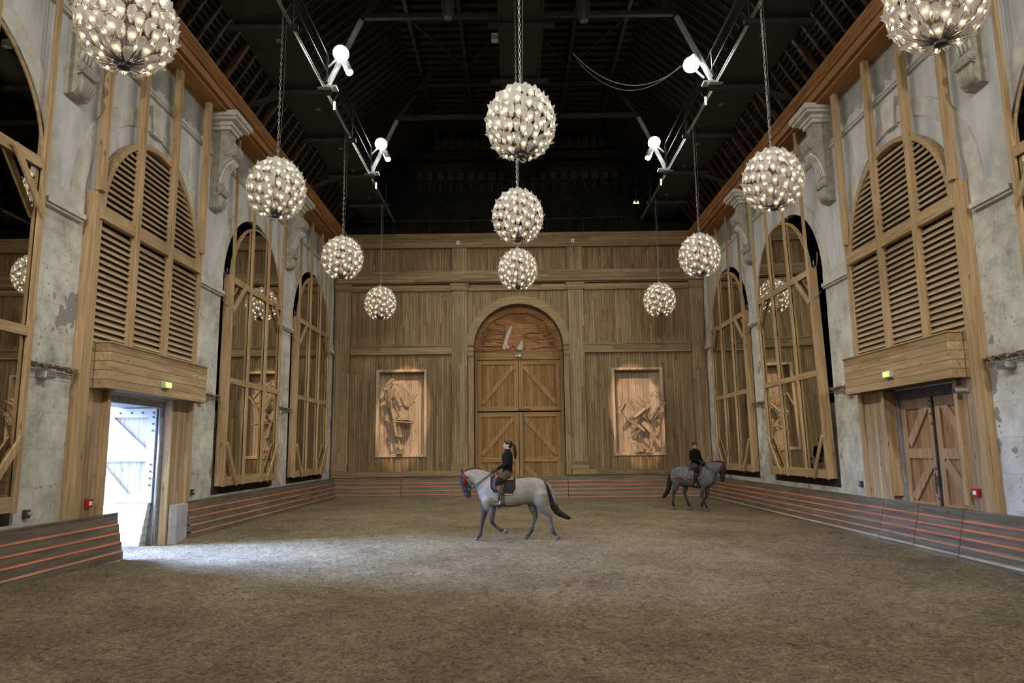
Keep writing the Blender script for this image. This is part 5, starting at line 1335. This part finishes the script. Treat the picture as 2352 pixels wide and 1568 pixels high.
def rider(label, loc, rotz, boots, head_yaw=0, head_pitch=0, pony=True, torso_yaw=0, lean=0):
    t = thing('person', label, 'person', loc, rotz=rotz)
    Tp = Vector((-.279, 0, 1.50)); RT = Matrix.Rotation(torso_yaw, 3, 'Z')
    def T(p): return Tp+RT @ (Vector(p)-Tp)
    neck = T((-.262, 0, 2.03)); RH = Matrix.Rotation(torso_yaw+head_yaw, 3, 'Z') @ Matrix.Rotation(-head_pitch, 3, 'Y')
    def H(x, y, z): return neck+RH @ Vector((x, y, z))
    def ellH(mb, c, r, nu=12, nv=9):
        k = MB(); k.ell((0, 0, 0), r, nu, nv); mb.add([H(*(p+Vector(c))) for p in k.v], k.f)
    tors = [(-.285, 1.42, .105, .165), (-.28, 1.50, .115, .175), (-.268, 1.60, .098, .145), (-.262, 1.68, .095, .138), (-.272, 1.78, .112, .155), (-.278, 1.87, .118, .170), (-.27, 1.94, .10, .178), (-.262, 1.985, .075, .13), (-.262, 2.02, .052, .06)]
    def loft(mb, off, sel=None, n=18):
        rs = []
        for x, z, a, b in (tors if sel is None else tors[sel[0]:sel[1]]): rs.append([T((x+(a+off)*math.cos(q), (b+off)*math.sin(q), z)) for q in [2*PI*k/n for k in range(n)]])
        mb.rings(rs)
    def arm(mb, s, off, full=True):
        sh, el, wr = T((-.262, s*.165, 1.945)), T((-.285, s*.225, 1.705)), Vector((-.50, s*.105, 1.605))
        mb.tube([T((-.262, s*.10, 1.95)), sh, sh.lerp(el, .5), el, el.lerp(wr, .5), wr], [.055+off, .056+off, .048+off, .042+off, .037+off, .027+off], 12)
        return wr
    def legp(s): return [(-.27, s*.10, 1.47), (-.36, s*.20, 1.42), (-.43, s*.28, 1.365), (-.485, s*.325, 1.30), (-.455, s*.345, 1.17), (-.42, s*.35, 1.06), (-.395, s*.345, .93), (-.385, s*.345, .87)]
    def leg(mb, s, off, a=0, b=8):
        P_ = legp(s); R_ = [.105, .10, .085, .068, .062, .058, .042, .040]
        mb.tube([Vector(p) for p in P_[a:b]], [r+off for r in R_[a:b]], 12, up=(0, 1, 0))
    # the body itself
    mb = MB(); loft(mb, -.02)
    for s in (-1, 1):
        wr = arm(mb, s, -.014); leg(mb, s, -.016); hand(mb, (-.545, s*.075, 1.575), (-.8, -s*.25, -.35), s, .92)
        mb.tube([(-.385, s*.345, .88), (-.43, s*.345, .835), (-.51, s*.35, .815)], [.03, .03, .022], 8)
    mb.tube([H(0, 0, -.03), H(-.005, 0, .03), H(-.01, 0, .07)], [.052, .048, .05], 12)
    ellH(mb, (.0, 0, .135), (.092, .072, .088)); ellH(mb, (-.042, 0, .095), (.048, .052, .062)); ellH(mb, (-.062, 0, .045), (.026, .028, .022))
    ellH(mb, (-.060, 0, .070), (.028, .026, .018)); ellH(mb, (-.088, 0, .068), (.010, .018, .008)); ellH(mb, (-.088, 0, .058), (.009, .015, .007))
    mb.tube([H(-.085, 0, .125), H(-.098, 0, .105), H(-.108, 0, .088), H(-.095, 0, .080)], [.007, .009, .011, .008], 8)
    ellH(mb, (-.076, 0, .148), (.018, .045, .020)); ellH(mb, (-.074, 0, .150), (.016, .05, .012))
    for s in (-1, 1): ellH(mb, (.008, s*.072, .10), (.020, .010, .030)); ellH(mb, (-.066, s*.034, .092), (.024, .020, .018))
    fuse(mb, 'body', 'skin', t, .0075, 2)
    mb = MB()
    for s in (-1, 1): ellH(mb, (-.088, s*.028, .118), (.006, .012, .006), 8, 6); mb.tube([H(-.096, s*.014, .133), H(-.096, s*.030, .137), H(-.086, s*.044, .132)], .0028, 5)
    mb.build('eye', 'hair_black', t, smooth=True, local=True)
    mb = MB(); mb.tube([H(-.096, -.018, .0635), H(-.099, 0, .064), H(-.096, .018, .0635)], [.002, .004, .002], 6); mb.build('mouth', 'red_tassel', t, smooth=True, local=True)
    # clothes
    mb = MB(); loft(mb, .012, (1, 9)); mb.tube([T((-.262, 0, 1.99)), T((-.262, 0, 2.055))], [.066, .060], 14)
    for s in (-1, 1): arm(mb, s, .010); ell = T((-.262, s*.150, 1.945)); mb.ell(ell, (.07, .07, .06))
    fuse(mb, 'sweater', 'black_wool', t, .010, 3)
    mb = MB(); rs = []
    for x, z, a, b in tors[0:4]: rs.append([T((x+(a+.006)*math.cos(q), (b+.006)*math.sin(q), z)) for q in [2*PI*k/18 for k in range(18)]])
    mb.rings(rs)
    for s in (-1, 1): leg(mb, s, .006, 0, 6)
    mb.ell((-.24, 0, 1.46), (.12, .17, .10)); fuse(mb, 'breeches', 'breeches_taupe', t, .012, 3)
    for s in (-1, 1):
        mb = MB(); mb.tube([Vector(p) for p in legp(s)[2:4]]+[Vector((-.472, s*.335, 1.235))], [.096, .084, .080], 12, up=(0, 1, 0)); mb.build('knee_patch', 'knee_patch', t, smooth=True, local=True)
        mb = MB(); mb.tube([Vector((-.47, s*.335, 1.245)), Vector((-.455, s*.345, 1.17)), Vector((-.42, s*.35, 1.06)), Vector((-.395, s*.345, .93)), Vector((-.388, s*.345, .855))], [.071, .072, .067, .052, .052], 14, up=(0, 1, 0))
        mb.tube([Vector((-.335, s*.345, .835)), Vector((-.385, s*.345, .835)), Vector((-.45, s*.348, .825)), Vector((-.51, s*.35, .812)), Vector((-.565, s*.352, .808))], [.034, .046, .042, .038, .026], 12)
        mb.ell((-.36, s*.345, .835), (.045, .036, .04)); bo = fuse(mb, 'boot', boots, t, .010, 2)
        mb = MB(); mb.prism([(-.32, -.030), (-.42, -.034), (-.53, -.036), (-.578, -.014), (-.578, .014), (-.53, .036), (-.42, .034), (-.32, .030)], [], lambda u, v, w: (u, s*.348+v, w), .784, .802); mb.box(-.36, -.315, s*.345-.028, s*.345+.028, .768, .80); mb.build('sole', 'strap_black', bo, local=True)
        mb = MB(); hand(mb, (-.545, s*.075, 1.575), (-.8, -s*.25, -.35), s, 1.06); mb.tube([(-.49, s*.105, 1.61), (-.525, s*.085, 1.59)], [.034, .032], 10)
        mb.build('glove', 'glove_dark', t, smooth=True, local=True)
    # hair
    mb = MB(); ellH(mb, (.022, 0, .150), (.092, .080, .086)); ellH(mb, (.052, 0, .105), (.055, .068, .065))
    ellH(mb, (-.030, 0, .192), (.065, .062, .036))
    for s in (-1, 1): ellH(mb, (-.010, s*.058, .165), (.060, .026, .045))
    if not pony: ellH(mb, (.105, 0, .115), (.035, .04, .04))
    fuse(mb, 'hair', 'hair_brown' if pony else 'hair_black', t, .008, 2)
    if pony:
        mb = MB(); rr = random.Random(9)
        for k in range(34):
            a = rr.random()*2*PI; r = rr.random()**.5
            pts = []
            for (x, z, w) in ((.085, .150, .008), (.120, .155, .022), (.150, .10, .032), (.165, .02, .036), (.175, -.06, .036), (.180, -.13, .030), (.170, -.19, .016)): pts.append(H(x+w*r*math.cos(a)*.8, w*r*math.sin(a), z))
            pts[-1] -= Vector((0, 0, rr.random()*.03)); mb.tube(pts, [.010, .012, .013, .013, .012, .010, .003], 5)
        mb.build('ponytail', 'hair_brown', t, smooth=True, local=True)
    return t
def saddle(label, loc, rotz, pad='pad_black', pip='piping_beige', leather='saddle_leather'):
    t = thing('saddle', label, 'saddle', loc, rotz=rotz)
    # pad: rounded lower corners, both sides in one cloth
    def shp(u, v):
        th = (v*2-1)*1.62; q = abs(v*2-1); r = smooth01(.80, 1.0, q)*.07
        return (-.68+r)+(.60-2*r)*u, th
    mb = MB(); patch(mb, 0, 0, 0, 0, .010, .014, 16, 36, shape=shp); mb.build('saddle_pad', pad, t, smooth=True, local=True)
    mb = MB(); n = 36; pts = [surf(*shp(0, j/n), .020) for j in range(n+1)]+[surf(*shp(i/10, 1), .020) for i in range(11)]+[surf(*shp(1, 1-j/n), .020) for j in range(n+1)]+[surf(*shp(1-i/10, 0), .020) for i in range(11)]
    mb.tube(pts, .009, 6); mb.build('pad_piping', pip, t, smooth=True, local=True)
    # seat with pommel and cantle
    mb = MB(); patch(mb, -.56, -.13, -.72, .72, .026, .02, 18, 18, offf=lambda u, v: (.030+.13*max(0, u-.55)**1.5*2.6+.05*max(0, .3-u)*2.4)*math.cos((v*2-1)*1.2)**2)
    mb.build('seat', leather, t, smooth=True, local=True)
    for s in (-1, 1):
        mb = MB()
        def fs_(u, v): th = s*(.50+v*1.0); q = v; sq = .06*smooth01(.75, 1, v); return -.60+sq+(.25-2*sq)*u-.02*q, th
        patch(mb, 0, 0, 0, 0, .034, .010, 10, 14, shape=fs_); mb.build('flap', 'flap_leather', t, smooth=True, local=True)
        mb = MB(); mb.tube([surf(-.45, s*.9, .05), surf(-.46, s*1.3, .055), surf(-.47, s*1.55, .05), Vector((-.465, s*.345, 1.0)), Vector((-.465, s*.35, .90))], .010, 6); mb.build('stirrup_leather', 'strap_black', t, smooth=True, local=True)
        mb = MB(); c = Vector((-.465, s*.35, .845)); mb.tube([c+Vector((0, .055*math.sin(a), .062*math.cos(a) if math.cos(a) > -.6 else -.040)) for a in [2*PI*k/16 for k in range(17)]], .008, 6, up=(1, 0, 0)); mb.build('stirrup', 'steel_bright', t, smooth=True, local=True)
    mb = MB(); n = 24; pts = [surf(-.47, 1.5+(2*PI-3.0)*k/n, .012) for k in range(n+1)]; mb.tube(pts, .022, 6, flat=.5); mb.build('girth', 'strap_black', t, smooth=True, local=True)
    return t
def reins(name_parent, HP, cv):
    mb = MB()
    for s in (-1, 1):
        mb.tube([HP(cv(228, 800)+Vector((0, s*.078, 0))), Vector((-.86, s*.13, 1.36)), Vector((-.56, s*.07, 1.57))], .0075, 6)
        mb.tube([HP(cv(232, 815)+Vector((0, s*.078, 0))), Vector((-.86, s*.14, 1.325)), Vector((-.56, s*.07, 1.56))], .006, 6)
    mb.tube([(-.56, -.07, 1.565), (-.60, 0, 1.45), (-.56, .07, 1.565)], .007, 6)
    mb.build('rein', 'strap_black', name_parent, smooth=True, local=True)
reins(h1, HP1, cv1)
saddle('tan leather saddle on a black pad with pale piping, on the centre horse', H1L, 0)
rider('person in black sweater and brown boots riding left, long dark ponytail', H1L, 0, 'boot_leather')

# second pair, at the right, walking away from the end wall towards the right
def c2(a, b, y): return (-(a-650)/524/.84, y, (1352-b)/524)
A2 = math.radians(138)
legs2 = [
 Lg([((-.62, .14, .90), .12), ((-.60, .14, .78), .085), ((-.56, .14, .62), .062), ((-.52, .14, .46), .050), ((-.60, .14, .30), .036), ((-.655, .14, .15), .043), ((-.70, .14, .085), .036), ((-.72, .14, .06), .043)],
    ((-.715, .14, .07), (-.74, .14, .0), .041, .053), (3, 5)),
 Lg([((-.60, -.14, .90), .12), ((-.60, -.14, .76), .085), ((-.58, -.14, .60), .062), ((-.56, -.14, .45), .050), ((-.46, -.14, .32), .036), ((-.37, -.14, .20), .042), ((-.36, -.14, .12), .036), ((-.35, -.14, .09), .042)],
    ((-.35, -.14, .10), (-.335, -.14, .03), .045, .052), (3, 5)),
 Lg([((.42, .13, 1.0), .19), ((.40, .14, .86), .14), ((.45, .14, .70), .095), ((.52, .14, .58), .062), ((.54, .14, .50), .055), ((.55, .14, .32), .039), ((.57, .14, .16), .045), ((.53, .14, .09), .036), ((.52, .14, .06), .043)],
    ((.52, .14, .07), (.50, .14, .0), .041, .053), (4, 6)),
 Lg([((.30, -.13, 1.0), .18), ((.22, -.14, .84), .13), ((.22, -.14, .68), .088), ((.27, -.14, .54), .056), ((.20, -.14, .34), .039), ((.14, -.14, .17), .045), ((.09, -.14, .10), .036), ((.07, -.14, .07), .043)],
    ((.075, -.14, .08), (.05, -.14, .0), .041, .053), (3, 5))]
tail2 = [(.60, 0, 1.24), (.68, 0, 1.16), (.72, 0, 1.0), (.74, 0, .84), (.78, 0, .70), (.85, 0, .56), (.93, 0, .46), (.99, 0, .40)]
H2L = (5.97, 24.62, .0)
h2, HP2, cv2 = horse('dark grey horse with black head walking near the right wall', H2L, A2, legs2,
    ((.100, .098, .101), (.016, .015, .015), (.020, .018, .018), (.045, .037, .033)), math.radians(-18), tail2, near=1)
reins(h2, HP2, cv2)
saddle('dark brown saddle on grey pad with orange edge, on the horse at right', H2L, A2, 'rug_grey', 'rug_orange', 'dark_leather')
t = thing('quarter_sheet', 'grey rug with orange binding over the right horse rump', 'horse rug', H2L, rotz=A2)
def qs(u, v):
    th = (v*2-1)*1.72; q = abs(v*2-1); r = smooth01(.62, 1.0, q)*.10
    return -.12+(.72-r)*u, th*(1-.10*math.sin(PI*u)**2*q)
mb = MB(); patch(mb, 0, 0, 0, 0, .030, .012, 18, 36, shape=qs); mb.build('cloth', 'rug_grey', t, smooth=True, local=True)
mb = MB(); n = 36; pts = [surf(*qs(i/16, 0), .042) for i in range(17)]+[surf(*qs(1, j/n), .042) for j in range(n+1)]+[surf(*qs(1-i/16, 1), .042) for i in range(17)]
mb.tube(pts, .010, 6); mb.build('binding', 'rug_orange', t, smooth=True, local=True)
rider('person in black sweater looking down, riding the dark horse at right', H2L, A2, 'dark_leather', head_yaw=math.radians(-22), head_pitch=math.radians(16), pony=False, torso_yaw=math.radians(-20))
